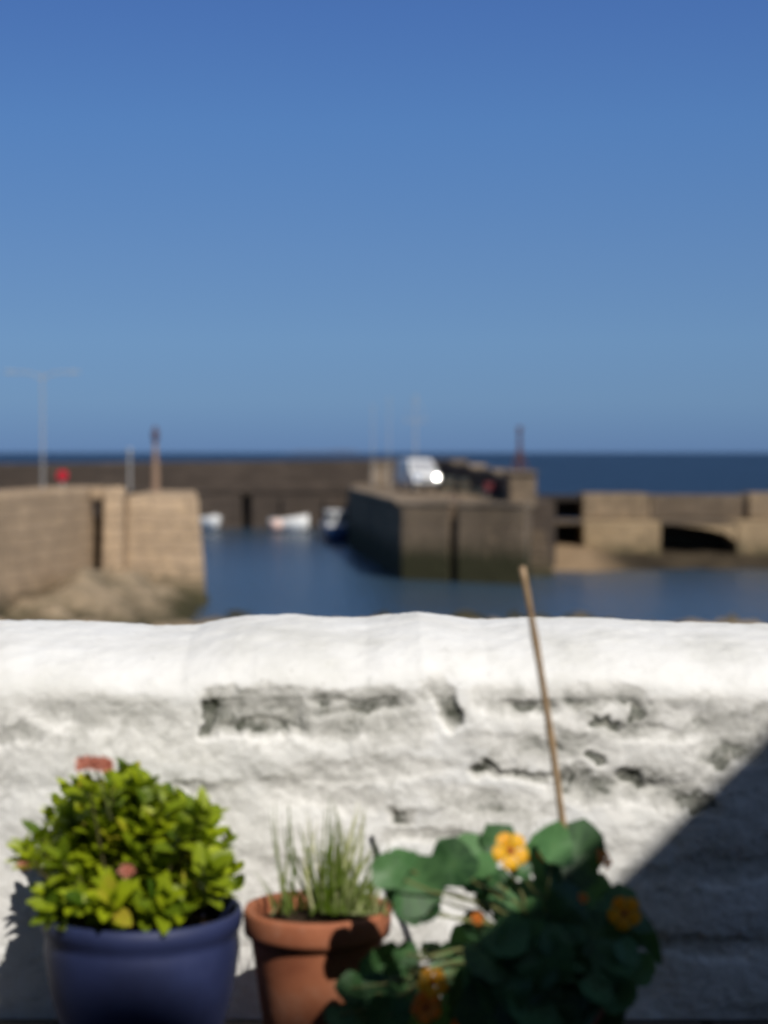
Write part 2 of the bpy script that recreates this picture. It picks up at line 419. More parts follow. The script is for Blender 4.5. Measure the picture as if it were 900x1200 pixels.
# ---------------------------------------------------------------- whitewashed wall
def white_wall():
    xs = np.concatenate([np.linspace(-3.2, -1.02, 90), np.linspace(-1.0, 1.0, 460), np.linspace(1.02, 3.2, 90)])
    # profile in (Y,z, normalY, normalZ)
    prof = []
    YF, ZF, YC, YB = 3.50, .600, 3.92, 4.25
    for z in np.linspace(-.03, ZF, 150): prof.append((YF + .02 * (z / ZF - 1) * -1 * -1, z, -1, 0))
    for a in np.linspace(0, math.pi / 2, 74)[1:]:
        ca, sa = math.cos(a), math.sin(a)
        ex = .8
        prof.append((YC - (YC - YF) * ca ** ex, ZF + .12 * sa ** ex, -.9 * ca, .3 * ca + sa))
    for a in np.linspace(0, math.pi / 2, 20)[1:]:
        ca, sa = math.cos(a), math.sin(a)
        prof.append((YC + (YB - YC) * sa, ZF - .08 + .20 * ca, sa, ca))
    for z in np.linspace(ZF - .1, -.3, 20)[1:]: prof.append((YB, z, 1, 0))
    pr = np.array(prof); nv = len(pr); arc = np.concatenate([[0], np.cumsum(np.hypot(np.diff(pr[:, 0]), np.diff(pr[:, 1])))])
    Xg, A = np.meshgrid(xs, arc); Yp = np.repeat(pr[:, 0][:, None], len(xs), 1); Zp = np.repeat(pr[:, 1][:, None], len(xs), 1)
    NY = np.repeat(pr[:, 2][:, None], len(xs), 1); NZ = np.repeat(pr[:, 3][:, None], len(xs), 1)
    L = np.hypot(NY, NZ); NY /= L; NZ /= L
    # photo pixel of each front point
    q = Yp; dz = (Zp - EYE) / q; vv = (dz * math.cos(PITCH) + math.sin(PITCH)) / (math.cos(PITCH) - dz * math.sin(PITCH))
    # u scaled by depth along the view axis
    dep = math.cos(PITCH) + vv * math.sin(PITCH)
    px = 450 + F * Xg / q * dep; py = 600 - F * vv
    wx = px + 14 * fbm(px / 40, py / 40, 50, 3, .45); wy = py + 12 * fbm(px / 40, py / 40, 60, 3, .45)
    wx += 9 * fbm(px / 13, py / 13, 71, 3, .6); wy += 7 * fbm(px / 13, py / 13, 81, 3, .6)
    D = np.zeros_like(px); Wr = np.zeros_like(px)
    def patch(cx, cy, rx, ry, wear_tone, depth, rot=0, soft=.35, sq=2.6):
        nonlocal D, Wr
        c, s = math.cos(R(rot)), math.sin(R(rot))
        u = ((wx - cx) * c + (wy - cy) * s) / rx; v = (-(wx - cx) * s + (wy - cy) * c) / ry
        d = (np.abs(u) ** sq + np.abs(v) ** sq) ** (1 / sq)
        m = np.clip((1 + soft - d) / (2 * soft), 0, 1); m = m * m * (3 - 2 * m)
        D = D + depth * m; Wr = np.maximum(Wr, wear_tone * m)
    # (cx,cy,rx,ry, wear, depth[m], rot)
    patch(292, 834, 58, 29, .43, -.020, 3, .14, 4)
    patch(243, 832, 8, 26, .85, -.016, 4, .3)
    patch(300, 854, 40, 9, .54, -.012, 6, .4)
    patch(262, 822, 22, 10, .45, -.006, 0, .5)
    patch(345, 842, 18, 18, .42, -.006, 0, .5)
    patch(322, 838, 20, 12, .46, -.006, 10, .5)
    patch(420, 822, 64, 17, .42, -.012, -3, .25, 3)
    patch(385, 820, 26, 8, .70, -.010, 5, .4)
    patch(440, 826, 30, 9, .60, -.006, -6, .4)
    patch(430, 850, 60, 17, .40, -.006, -4, .5)
    patch(522, 820, 15, 32, .60, -.018, -22, .25)
    patch(500, 806, 10, 12, .40, -.008)
    patch(585, 815, 32, 22, .42, -.010, 5, .4)
    patch(622, 829, 26, 9, .62, -.012, 8, .4)
    patch(688, 814, 28, 18, .56, -.012, -6, .35)
    patch(736, 812, 24, 14, .66, -.014, 14, .35)
    patch(742, 832, 8, 10, .70, -.008)
    patch(708, 846, 16, 6, .74, -.010, 12, .4)
    patch(568, 899, 13, 6, .68, -.014, 10, .4)
    patch(610, 908, 50, 5, .50, -.012, 4, .5)
    patch(668, 914, 22, 15, .56, -.012, 15, .4)
    patch(742, 912, 20, 10, .60, -.014, 15, .4)
    patch(775, 930, 42, 24, .45, -.010, 20, .5)
    patch(700, 892, 10, 6, .70, -.010)
    patch(471, 957, 14, 7, .66, -.009, 5, .7)  # dark spot painted in for the tip of the cane's shadow
    patch(815, 942, 28, 12, .62, -.010, 5, .4)
    patch(850, 880, 42, 17, .60, -.012, 0, .4)
    patch(845, 845, 42, 26, .40, -.012, 10, .6)
    patch(690, 925, 44, 16, .44, -.008, 10, .6)
    patch(580, 940, 60, 14, .30, -.008, 5, .6)
    patch(900, 850, 20, 30, .35, -.01)
    patch(110, 828, 80, 26, .26, -.016, 5, .55)
    patch(20, 858, 30, 10, .30, -.010, 0, .6)
    patch(180, 870, 60, 14, .12, -.008, 10, .6)
    patch(640, 872, 70, 12, .22, -.007, 4, .6)
    patch(760, 858, 60, 10, .25, -.008, 8, .5)
    patch(420, 905, 90, 12, .20, -.008, -5, .6)
    patch(380, 935, 60, 12, .22, -.006, 5, .6)
    patch(230, 925, 40, 9, .16, -.006, -10, .6)
    patch(520, 985, 60, 9, .26, -.008, 5, .6)
    patch(850, 1020, 90, 14, .30, -.010, -5, .5)
    patch(820, 1110, 120, 12, .30, -.010, 3, .5)
    # raised stones
    for cx, cy, rx, ry, h in ((90, 880, 90, 34, .012), (255, 890, 70, 26, .012), (350, 892, 60, 20, .012), (500, 880, 80, 30, .012), (600, 862, 60, 24, .010),
                              (660, 960, 90, 30, .012), (790, 885, 60, 26, .012), (370, 980, 90, 26, .010), (500, 930, 50, 22, .010), (60, 960, 70, 30, .010),
                              (860, 960, 60, 30, .010), (840, 1060, 90, 36, .012), (880, 1150, 100, 34, .012), (480, 1100, 60, 30, .01), (555, 835, 16, 26, .008)):
        patch(cx, cy, rx, ry, 0, h, random.uniform(-10, 10), .5)
    frontw = np.clip((px * 0 + 1), 0, 1)
    big = fbm(Xg * 3.2, A * 3.2, 101, 3); mid = fbm(Xg * 11 + 3, A * 13, 111, 4, .55); fine = fbm(Xg * 60, A * 60, 121, 4, .6)
    ridge = 1 - np.abs(fbm(Xg * 9 + 4, A * 16, 131, 3, .5)) * 3.2
    cap = np.clip((A - arc[149] + .02) / .08, 0, 1)
    side = np.clip((arc[245] - A) / .1, 0, 1)
    d = .011 * big + (.0045) * mid * (1 - .3 * cap) * (1 - .35 * np.clip((300 - px) / 120, 0, 1) * np.clip((px + 900) / 600, 0, 1)) + .0014 * fine * (1 - .5 * cap) + .002 * np.clip(ridge - .6, 0, 1) * (1 - cap)
    d = d + .55 * D * np.clip(1 - cap * .9, 0, 1)
    rgt = np.clip((px - 470) / 120, 0, 1) * np.clip((py - 790) / 25, 0, 1) * np.clip((1010 - py) / 60, 0, 1)
    Wr = Wr + rgt * np.clip(.6 * fbm(px / 60 + 9, py / 34, 401, 4, .6) + .02, 0, .30)
    Wr = (Wr + .155 + .14 * np.clip(fbm(Xg * 6, A * 7, 141, 3), -.5, .5)) * (1 - cap) + np.clip(.06 + .1 * fbm(Xg * 5, A * 5, 151, 2), 0, 1) * cap
    Yo = Yp + NY * d; Zo = Zp + NZ * d * np.where(cap > .5, .45, 1)
    # crest line from the photograph
    cx = [-900, 0, 60, 110, 180, 235, 262, 290, 350, 400, 430, 455, 490, 530, 560, 620, 680, 740, 800, 850, 900, 1800]
    cy = [730, 728, 729, 731, 734, 733, 726, 722, 721, 724, 725, 722, 718, 723, 727, 725, 724, 727, 730, 730, 732, 730]
    pxc = 450 + F * xs / YC; zc = EYE - (np.interp(pxc, cx, cy) - 530) / F * YC
    top = Zo[149:240].max(axis=0)
    lift = zc - top
    k = np.clip((Zo - .50) / .16, 0, 1) ** 1.2
    Zo = Zo + lift[None, :] * k
    Zo += .004 * fbm(Xg * 25, A * 25, 171, 3) * cap
    v = np.stack([Xg, Yo, Zo], -1).reshape(-1, 3); nx = len(xs)
    f = [(j * nx + i, j * nx + i + 1, (j + 1) * nx + i + 1, (j + 1) * nx + i) for j in range(nv - 1) for i in range(nx - 1)]
    f.append(tuple(j * nx for j in range(nv))); f.append(tuple(j * nx + nx - 1 for j in range(nv - 1, -1, -1)))
    me = bpy.data.meshes.new('whitewashed_wall'); me.from_pydata(v.tolist(), [], f)
    a = me.attributes.new('wear', 'FLOAT', 'POINT'); a.data.foreach_set('value', Wr.reshape(-1).astype(np.float32))
    me.materials.append(M['whitewash']); me.update()
    sm = [True] * len(me.polygons); sm[-1] = sm[-2] = False
    me.polygons.foreach_set('use_smooth', sm)
    o = bpy.data.objects.new('garden_wall', me); COL.objects.link(o)
    tag(o, 'low rough whitewashed stone wall with worn grey patches behind the pots', 'wall')
white_wall()

# ---------------------------------------------------------------- unseen building shapes added behind the camera to cast the shade
t = thing('house', 'grey rendered house standing behind the patio', 'house', (0, -1.8, 0))
b = MB(); b.b2(-8, 7, -6.5, -2.05, 0, 5.4); b.build('wall', M['render_grey'], t)
b = MB(); b.front([(-8.2, 5.4), (7.2, 5.4), (7.2, 5.52), (-8.2, 5.52)], -6.6, -1.8)
zc = 5.52; b.add([(-8.2, -6.8, zc + .003), (7.2, -6.8, zc + .003), (7.2, -1.8, zc + .003), (-8.2, -1.8, zc + .003), (-8.2, -4.3, 7.2), (7.2, -4.3, 7.2)], [(0, 3, 2, 1), (3, 2, 5, 4), (1, 0, 4, 5), (0, 3, 4), (2, 1, 5)])
b.build('roof', M['slate'], t)
for ch in t.children: ch.location = (0, 1.8, 0)
t = thing('outhouse', 'small grey gabled outhouse at the side of the patio', 'shed', (2.6, -.5, 0))
yc = .5; kk = -1.241 + .6 * (3.5 - yc) + EYE      # gable edge: z = x + kk
xe = 1.12; xr = 3.2
b = MB(); b.front([(xe + .12, 0), (2 * xr - xe - .12, 0), (2 * xr - xe - .12, xe + kk - .02), (xr, xr + kk - .14), (xe + .12, xe + kk - .02)], -1.7, yc - .05)
b.build('wall', M['render_grey'], t)
b = MB(); b.front([(xe, xe + kk), (xe + .09, xe + kk - .02), (xr, xr + kk - .11), (2 * xr - xe - .09, xe + kk - .02), (2 * xr - xe, xe + kk), (xr, xr + kk)], -1.75, yc)
b.build('roof', M['slate'], t)
for ch in t.children: ch.location = (-2.6, .5, 0)

# ---------------------------------------------------------------- far harbour wall
t = thing('harbour_wall', 'long dark brown stone wall at the back of the harbour with a parapet', 'harbour wall', (-8, 141, SEA))
Yf = 141.0; zd = -1.95
xa, xb = -44, 6.5
b = MB(); gx0, gx1 = X_(283, Yf), X_(294, Yf)
b.b2(xa, gx0, Yf, 147, SEA - 1, zd); b.b2(gx1, 2, Yf, 147, SEA - 1, zd); b.b2(gx0, gx1, Yf + 1.4, 147, SEA - 1, zd)
b.build('quay_wall', M['stone_dark'], t, bevel=.08)
b = MB(); zt = Z_(541, 144.5)
b.add([(xa, 144.5, zd), (xb, 144.5, zd), (xb, 146.5, zd), (xa, 146.5, zd), (xa, 144.5, Z_(546, 144.5)), (xb, 144.5, Z_(538, 144.5)), (xb, 146.5, Z_(538, 144.5)), (xa, 146.5, Z_(546, 144.5))],
      [(0, 3, 2, 1), (4, 5, 6, 7), (0, 1, 5, 4), (1, 2, 6, 5), (2, 3, 7, 6), (3, 0, 4, 7)])
b.build('parapet', M['stone_dark'], t, bevel=.1)
b = MB(); b.b2(xa, 1.9, Yf - .12, Yf + 1.0, zd + .004, zd + .28); b.build('coping', M['stone_dark'], t, bevel=.06)
for px0, px1 in ((196, 214), (330, 344), (380, 395)):
    b = MB(); b.b2(X_(px0, Yf), X_(px1, Yf), Yf - .5, Yf - .003, SEA - 1, zd - .35); b.build('buttress', M['stone_dark'], t, bevel=.08)
local(t)
# pillar at the root of the middle pier
Yq = 128
t = thing('stone_gatepost', 'squat pale stone block beside the white van on the middle pier', 'stone block', (X_(447, Yq), Yq, -1.3))
b = MB(); b.b2(X_(434, Yq), X_(459, Yq), Yq, Yq + 1.6, -1.3, Z_(543, Yq)); b.build('block', M['stone_cop'], t, bevel=.1)
b = MB(); b.b2(X_(433, Yq), X_(460, Yq), Yq - .1, Yq + 1.7, Z_(543, Yq) + .003, Z_(540, Yq)); b.build('capstone', M['stone_cop'], t, bevel=.05)
local(t)

# ---------------------------------------------------------------- middle pier
zp = EYE - 2.36
t = thing('middle_pier', 'brown stone pier with a shaded side in the middle of the harbour carrying a van', 'pier', (2, 84, SEA))
A_ = (X_(470, 83.7), 83.7); B_ = (X_(617, 80), 80.0); C_ = (7.3, 92.0); D_ = (6.6, 140.9); E_ = (-2.2, 140.9); G_ = (-2.2, 115.0)
gA = Vector(A_).lerp(Vector(B_), .40); gB = Vector(A_).lerp(Vector(B_), .455)
gA2 = gA + Vector((.1, 1.3)); gB2 = gB + Vector((.1, 1.3))
b = MB(); b.prism([A_, tuple(gA), tuple(gA2), tuple(gB2), tuple(gB), B_, C_, D_, E_, G_], SEA - 1.5, zp)
b.build('pier_body', M['stone_pier'], t, bevel=.12)
# pavement edge stones
def strip(mb, p0, p1, w, z0, z1, off=0.06):
    p0, p1 = Vector(p0), Vector(p1); d = (p1 - p0).normalized(); n_ = Vector((-d.y, d.x))
    q = [p0 - n_ * off, p1 - n_ * off, p1 + n_ * w, p0 + n_ * w]
    return mb.prism([tuple(x) for x in q], z0, z1)
b = MB(); strip(b, A_, tuple(gA), .7, zp + .004, zp + .22); strip(b, tuple(gB), B_, .7, zp + .004, zp + .22); strip(b, G_, Vector(A_) + Vector((-.2, .75)), .7, zp + .004, zp + .22)
b.build('edge_coping', M['stone_cop'], t, bevel=.05)
# ladder in the recess
m_ = (gA + gB) / 2 + Vector((.05, .55)); b = MB()
for s in (-.16, .16): b.tube([(m_.x + s, m_.y, SEA - .4), (m_.x + s, m_.y, zp + .5)], .03, 6)
for i in range(13): b.tube([(m_.x - .16, m_.y, SEA + i * .3), (m_.x + .16, m_.y, SEA + i * .3)], .02, 6)
b.build('ladder', M['rust_dark'], t)
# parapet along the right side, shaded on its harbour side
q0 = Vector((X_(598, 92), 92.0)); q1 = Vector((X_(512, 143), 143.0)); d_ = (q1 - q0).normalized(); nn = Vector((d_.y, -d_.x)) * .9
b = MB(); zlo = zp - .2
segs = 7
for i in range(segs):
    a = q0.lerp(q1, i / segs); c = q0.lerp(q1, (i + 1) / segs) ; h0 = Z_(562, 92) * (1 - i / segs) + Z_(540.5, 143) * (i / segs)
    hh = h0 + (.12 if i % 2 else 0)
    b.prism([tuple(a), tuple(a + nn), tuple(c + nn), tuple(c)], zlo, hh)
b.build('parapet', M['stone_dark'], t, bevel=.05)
b = MB()
for i in range(segs):
    a = q0.lerp(q1, i / segs); c = q0.lerp(q1, (i + 1) / segs); h0 = Z_(562, 92) * (1 - i / segs) + Z_(540.5, 143) * (i / segs) + (.12 if i % 2 else 0)
    b.prism([tuple(a - nn * .08), tuple(a + nn * 1.1), tuple(c + nn * 1.1), tuple(c - nn * .08)], h0 + .003, h0 + .2)
b.build('parapet_coping', M['stone_cop'], t, bevel=.04)
# block at the pier head, under the derrick
b = MB(); b.b2(X_(597, 88), X_(629, 88), 88, 91.8, zp - .3, Z_(556, 88)); b.build('head_block', M['stone_pier'], t, bevel=.12)
b = MB(); b.b2(X_(595, 88), X_(630, 88), 87.85, 91.9, Z_(556, 88) + .003, Z_(552, 88)); b.build('head_capstone', M['stone_cop'], t, bevel=.06)
b = MB(); b.b2(B_[0] + .2, X_(646, 93), 90.5, 97.5, SEA - 1, Z_(586, 93)); b.build('side_block', M['stone_dark'], t, bevel=.1)  # darker stone stands in for a shaded recess of the pier
b = MB()
for i in range(7): b.b2(B_[0] + .6, X_(640, 90), 85.6 + i * .7, 90.49, SEA - 1 + (0 if i == 0 else 0) + (i * .0), SEA + .25 + i * .28) if i == 0 else b.b2(B_[0] + .6, X_(640, 90), 85.6 + i * .7, 90.49, SEA + .254 + (i - 1) * .28, SEA + .25 + i * .28)
b.build('steps', M['stone_mid'], t, bevel=.03)
local(t)

# ---------------------------------------------------------------- left quay
t = thing('left_quay', 'tall pale brown stone quay close by on the near side of the harbour', 'quay', (-9, 70, SEA))
zq = Z_(580, 70)
Cx = X_(231, 70)
b = MB()      # battered face: bottom further right
vsq = [(X_(146, 70), 69.2, SEA - 1.5), (X_(246, 69), 69.0, SEA - 1.5), (X_(240, 78), 78, SEA - 1.5), (X_(146, 70), 78, SEA - 1.5),
       (X_(146, 70), 70.4, zq), (Cx, 70.4, zq), (X_(230, 78), 78, zq), (X_(146, 70), 78, zq)]
b.add(vsq, [(0, 3, 2, 1), (4, 5, 6, 7), (0, 1, 5, 4), (1, 2, 6, 5), (2, 3, 7, 6), (3, 0, 4, 7)])
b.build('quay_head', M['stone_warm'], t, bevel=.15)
b = MB(); x0, x1 = X_(119, 69.5), X_(147, 69.5)
b.add([(x0, 68.6, SEA - 1), (x1, 68.6, SEA - 1), (x1 , 71, SEA - 1), (x0, 71, SEA - 1), (x0 + .02, 69.7, Z_(571, 69.5)), (x1 - .15, 69.7, Z_(571, 69.5)), (x1 - .15, 71, Z_(571, 69.5)), (x0 + .02, 71, Z_(571, 69.5))],
      [(0, 3, 2, 1), (4, 5, 6, 7), (0, 1, 5, 4), (1, 2, 6, 5), (2, 3, 7, 6), (3, 0, 4, 7)])
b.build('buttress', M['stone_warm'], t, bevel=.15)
zl = Z_(571, 69.5) - .02
b = MB()      # long wall running back towards the viewer on the left
p_near = (X_(-120, 52), 52.); p_far = (X_(104, 69.8), 69.8)
b.add([(p_near[0] + .5, p_near[1], SEA - 1), (p_far[0] + .15, p_far[1] - .1, SEA - 1), (p_far[0] + .15, 71.0, SEA - 1), (p_far[0] - 1.3, 71.0, SEA - 1), (p_near[0] - 1.4, 52, SEA - 1),
       (p_near[0], p_near[1], zl), (p_far[0], p_far[1], zl), (p_far[0], 71.0, zl + .04), (p_far[0] - 1.3, 71.0, zl + .04), (p_near[0] - 1.4, 52, zl)],
      [(4, 3, 2, 1, 0), (5, 6, 7, 8, 9), (0, 1, 6, 5), (1, 2, 7, 6), (2, 3, 8, 7), (3, 4, 9, 8), (4, 0, 5, 9)])
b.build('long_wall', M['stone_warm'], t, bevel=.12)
b = MB(); b.add([(-30, 52, SEA - 1), (p_near[0] - 1.45, 52, SEA - 1), (p_far[0] - 1.35, 71.05, SEA - 1), (X_(146, 70) - .01, 71.05, SEA - 1), (X_(146, 70) - .01, 78, SEA - 1), (-30, 78, SEA - 1)] + [(-30, 52, zl - 1.1), (p_near[0] - 1.45, 52, zl - 1.1), (p_far[0] - 1.35, 71.05, zl - 1.1), (X_(146, 70) - .01, 71.05, zl - 1.1), (X_(146, 70) - .01, 78, zl - 1.1), (-30, 78, zl - 1.1)], [(5, 4, 3, 2, 1, 0), (6, 7, 8, 9, 10, 11)] + [(i, (i + 1) % 6, 6 + (i + 1) % 6, 6 + i) for i in range(6)]); b.build('quay_deck', M['stone_mid'], t)
b = MB(); b.b2(p_far[0] + .2, x0 - .05, 70.7, 71.0, SEA - 1, zl - .05); b.build('recess_wall', M['stone_dark'], t)
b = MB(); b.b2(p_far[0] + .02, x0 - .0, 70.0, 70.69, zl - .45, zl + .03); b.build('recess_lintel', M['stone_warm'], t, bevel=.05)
local(t)
# boulders along its foot
def boulder(c, r, m, seed, sc=(1, .8, .65)):
    import bmesh
    bm = bmesh.new(); bmesh.ops.create_icosphere(bm, subdivisions=3, radius=1)
    from mathutils import noise
    for v in bm.verts:
        q = v.co.copy(); k = 1 + .35 * noise.noise(q * 1.3 + Vector((seed * 3.1, 0, 0))) + .12 * noise.noise(q * 4 + Vector((0, seed, 0)))
        v.co = Vector((q.x * sc[0], q.y * sc[1], q.z * sc[2])) * r * k
    me = bpy.data.meshes.new('boulder'); bm.to_mesh(me); bm.free(); me.materials.append(m)
    o = bpy.data.objects.new('boulder', me); COL.objects.link(o); o.location = c; o.rotation_euler = (0, 0, seed)
    return o
bl = [(36, 690, 66.5, .75, 'pale rounded boulder at the foot of the long quay wall, farthest left'), (150, 690, 67.6, .6, 'brown boulder below the tall buttress of the near quay'),
      (190, 716, 66.8, .5, 'weed covered boulder under the quay head near the water'), (120, 716, 64.5, .55, 'brown boulder low on the rock bank between wall and buttress'), (215, 722, 67, .4, 'small dark boulder at the water edge by the quay corner')]
for i, (px, py, Y, r, lb) in enumerate(bl):
    tag(boulder(P(px, py, Y), r, M['stone_pale'] if i in (0, 1, 3) else M['stone_mid'], i + 1), lb, 'boulder', 'boulders along the foot of the near quay')

# ---------------------------------------------------------------- right sea wall
t = thing('sea_wall', 'two tiered stone sea wall with dark bays on the right side of the harbour', 'sea wall', (12, 96, SEA))
Y1, Y2 = 96.0, 98.6
zled = Z_(611, Y1); ztop = Z_(581, Y2); rf = Z_(615, Y1)
def seg(mb, a, c, y0, y1, z0, z1): mb.b2(X_(a, y0), X_(c, y0), y0, y1, z0, z1)
b = MB(); seg(b, 684, 775, Y1, Y1 + 4, SEA - 1, zled); seg(b, 864, 1150, Y1, Y1 + 4, SEA - 1, zled)
b.build('lower_wall', M['stone_pale'], t, bevel=.1)
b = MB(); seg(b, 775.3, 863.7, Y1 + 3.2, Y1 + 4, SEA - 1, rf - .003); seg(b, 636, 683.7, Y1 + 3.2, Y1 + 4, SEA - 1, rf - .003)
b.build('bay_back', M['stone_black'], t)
b = MB(); seg(b, 636, 683.7, Y1 + .05, Y1 + 4, rf, zled); seg(b, 775.3, 863.7, Y1 + .05, Y1 + 4, rf, zled)
b.build('bay_lintel', M['stone_mid'], t, bevel=.05)
b = MB(); b.front([(X_(786, Y1), rf - .004), (X_(863.6, Y1), rf - .004), (X_(863.6, Y1), Z_(634, Y1)), (X_(848, Y1), Z_(624, Y1)), (X_(820, Y1), Z_(618, Y1))][::-1], Y1 + .1, Y1 + 3.1)
b.build('bay_haunch', M['stone_pale'], t)
b = MB(); seg(b, 683, 762, Y2, Y2 + 3, zled + .004, ztop + .1); seg(b, 878, 925, Y2, Y2 + 3, zled + .004, ztop + .12)
b.build('upper_wall', M['stone_tan'], t, bevel=.1)
b = MB(); seg(b, 762.3, 877.7, Y2 + .5, Y2 + 3, zled + .004, ztop); seg(b, 925.3, 1150, Y2 + .5, Y2 + 3, zled + .004, ztop)
b.build('upper_infill', M['stone_mid'], t, bevel=.08)
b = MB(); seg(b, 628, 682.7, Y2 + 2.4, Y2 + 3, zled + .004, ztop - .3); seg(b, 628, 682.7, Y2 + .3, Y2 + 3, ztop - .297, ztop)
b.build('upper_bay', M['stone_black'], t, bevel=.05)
local(t)
# beach strip at its foot
def beach():
    xs = np.linspace(X_(640, 92), X_(1150, 92), 140); ys = np.linspace(88, 99.5, 30); Xg, Yg = np.meshgrid(xs, ys)
    z = SEA - .25 + (Yg - 88) * .085 + .45 * np.exp(-((Xg - X_(668, 92)) / 2.6) ** 2) * np.clip((Yg - 88) / 5, 0, 1) + .16 * fbm(Xg / 1.2, Yg / 1.2, 300, 4, .6)
    nx = len(xs); me = bpy.data.meshes.new('beach'); me.from_pydata(np.stack([Xg, Yg, z], -1).reshape(-1, 3).tolist(), [],
        [(j * nx + i, j * nx + i + 1, (j + 1) * nx + i + 1, (j + 1) * nx + i) for j in range(29) for i in range(nx - 1)])
    m = mat('beach', (.2, .15, .08), .95, spec=.2); q = NT(m); pos = q.pos(); n = q.noise(pos, .5, 5, .6)
    sp = q.n('ShaderNodeSeparateXYZ'); q.l(pos, sp.inputs[0])
    c = q.ramp(n, [(.38, (.025, .018, .010)), (.55, (.065, .048, .028))])
    q.base(q.mix(q.maprange(sp.outputs[0], X_(690, 92), X_(735, 92)), (.26, .18, .105), c)); q.bump(n, .8, .1)
    me.materials.append(m); me.update(); me.polygons.foreach_set('use_smooth', [True] * len(me.polygons))
    o = bpy.data.objects.new('beach', me); COL.objects.link(o); tag(o, 'strip of tan sand and dark weed below the sea wall', 'beach', kind='structure')
beach()

# ---------------------------------------------------------------- van
def van(loc, rz):
    t = thing('van', 'small white van parked on the middle pier facing the camera', 'van')
    # side profile (y forward = -y), z
    prof = [(-2.15, .35), (-2.2, .62), (-2.12, .92), (-1.35, 1.12), (-.62, 1.82), (-.3, 1.93), (1.95, 1.95), (2.12, 1.85), (2.18, .9), (2.15, .35)]
    def shell(mb, prof, w, taper=.12):
        n = len(prof); vs = []
        for sgn in (-1, 1):
            for y, z in prof:
                ww = w - taper * max(0, (z - 1.0))
                vs.append((sgn * ww, y, z))
        fs = [tuple(range(n)), tuple(range(2 * n - 1, n - 1, -1))] + [(i, n + i, n + (i + 1) % n, (i + 1) % n) for i in range(n)]
        mb.add(vs, fs)
    b = MB(); shell(b, prof, .86); body = b.build('body', M['paint_white'], t, bevel=.07, smooth=False)
    # windscreen
    def quad_panel(p0, p1, p2, p3, th=.02):
        p = [Vector(q) for q in (p0, p1, p2, p3)]; nrm = (p[1] - p[0]).cross(p[3] - p[0]).normalized()
        vs = [q + nrm * th for q in p] + [q - nrm * .02 for q in p]
        return vs, [(0, 1, 2, 3), (7, 6, 5, 4), (0, 4, 5, 1), (1, 5, 6, 2), (2, 6, 7, 3), (3, 7, 4, 0)]
    b = MB(); b.add(*quad_panel((-.74, -1.27, 1.19), (.74, -1.27, 1.19), (.67, -.66, 1.78), (-.67, -.66, 1.78))); b.build('windscreen', M['glass_screen'], t)
    for s in (-1, 1):
        pts = [(s * .845, -1.0, 1.2), (s * .845, -.15, 1.2), (s * .79, -.15, 1.72), (s * .79, -.5, 1.72)]
        if s > 0: pts = pts
        else: pts = pts[::-1]
        b = MB(); b.add(*quad_panel(*pts, th=.03)); b.build('side_window', M['glass_dark'], t)
        Hn = (Matrix.Rotation(-R(14), 3, 'Z') @ Vector((.175 if s > 0 else -.25, -.90, .396 if s > 0 else .1))).normalized(); hc = Vector((s * .60, -2.19, .86)); e1 = Hn.cross(Vector((0, 0, 1))).normalized(); e2 = Hn.cross(e1)
        vs = [hc + Hn * .02]; fs = []
        for ri in range(1, 7):
            for k in range(20):
                rr_ = .16 * ri / 6; a = 2 * math.pi * k / 20; vs.append(hc + e1 * rr_ * math.cos(a) + e2 * rr_ * math.sin(a) + Hn * (.02 - rr_ * rr_ / 2.6))
        for k in range(20):
            fs.append((0, 1 + k, 1 + (k + 1) % 20))
            for ri in range(5): fs.append((1 + ri * 20 + k, 1 + ri * 20 + 20 + k, 1 + ri * 20 + 20 + (k + 1) % 20, 1 + ri * 20 + (k + 1) % 20))
        vs2 = [v - Hn * .07 for v in vs[-20:]]; o0 = len(vs); vs += vs2; fs += [(101 + k, o0 + k, o0 + (k + 1) % 20, 101 + (k + 1) % 20) for k in range(20)] + [tuple(range(o0, o0 + 20))]
        b = MB(); b.add(vs, fs); b.build('headlight', M['chrome'], t, smooth=True)
        b = MB(); b.box((s * 1.0, -.95, 1.25), (.16, .1, .22)); b.build('wing_mirror', M['trim_dark'], t, bevel=.03)
        for y in (-1.4, 1.35):
            c = (s * .80, y, .32)
            b = MB(); ring = []
            b.tube([(s * .70, y, .32), (s * .90, y, .32)], .32, 20); w = b.build('wheel', M['rubber'], t, bevel=.03)
            b = MB(); b.tube([(s * .88, y, .32), (s * .915, y, .32)], .19, 16); b.build('rim', M['galv'], w)
    b = MB(); b.box((0, -2.2, .46), (1.68, .18, .22)); b.build('front_bumper', M['trim_dark'], t, bevel=.05)
    b = MB(); b.box((0, -2.19, .76), (.8, .06, .16)); b.build('grille', M['trim_dark'], t, bevel=.02)
    b = MB(); b.box((0, 2.2, .46), (1.68, .14, .2)); b.build('rear_bumper', M['trim_dark'], t, bevel=.04)
    b = MB(); b.box((0, -1.3, 1.16), (1.5, .12, .03), M=Matrix.Translation((0, -1.40, 1.145)) @ Matrix.Diagonal((.76, .13, .03, 1))); b.build('wiper_cowl', M['trim_dark'], t)
    b = MB(); b.tube([(.5, -.2, 1.93), (.5, .1, 2.5)], .012, 5); b.build('aerial', M['trim_dark'], t)
    t.location = loc; t.rotation_euler = (0, 0, rz); return t
M['glass_screen'] = mat('glass_screen', (.35, .35, .36), .25, spec=1.0)  # pale base colour stands in for sky reflected in the windscreen
van((X_(490, 114), 114, zp + .01), R(14))

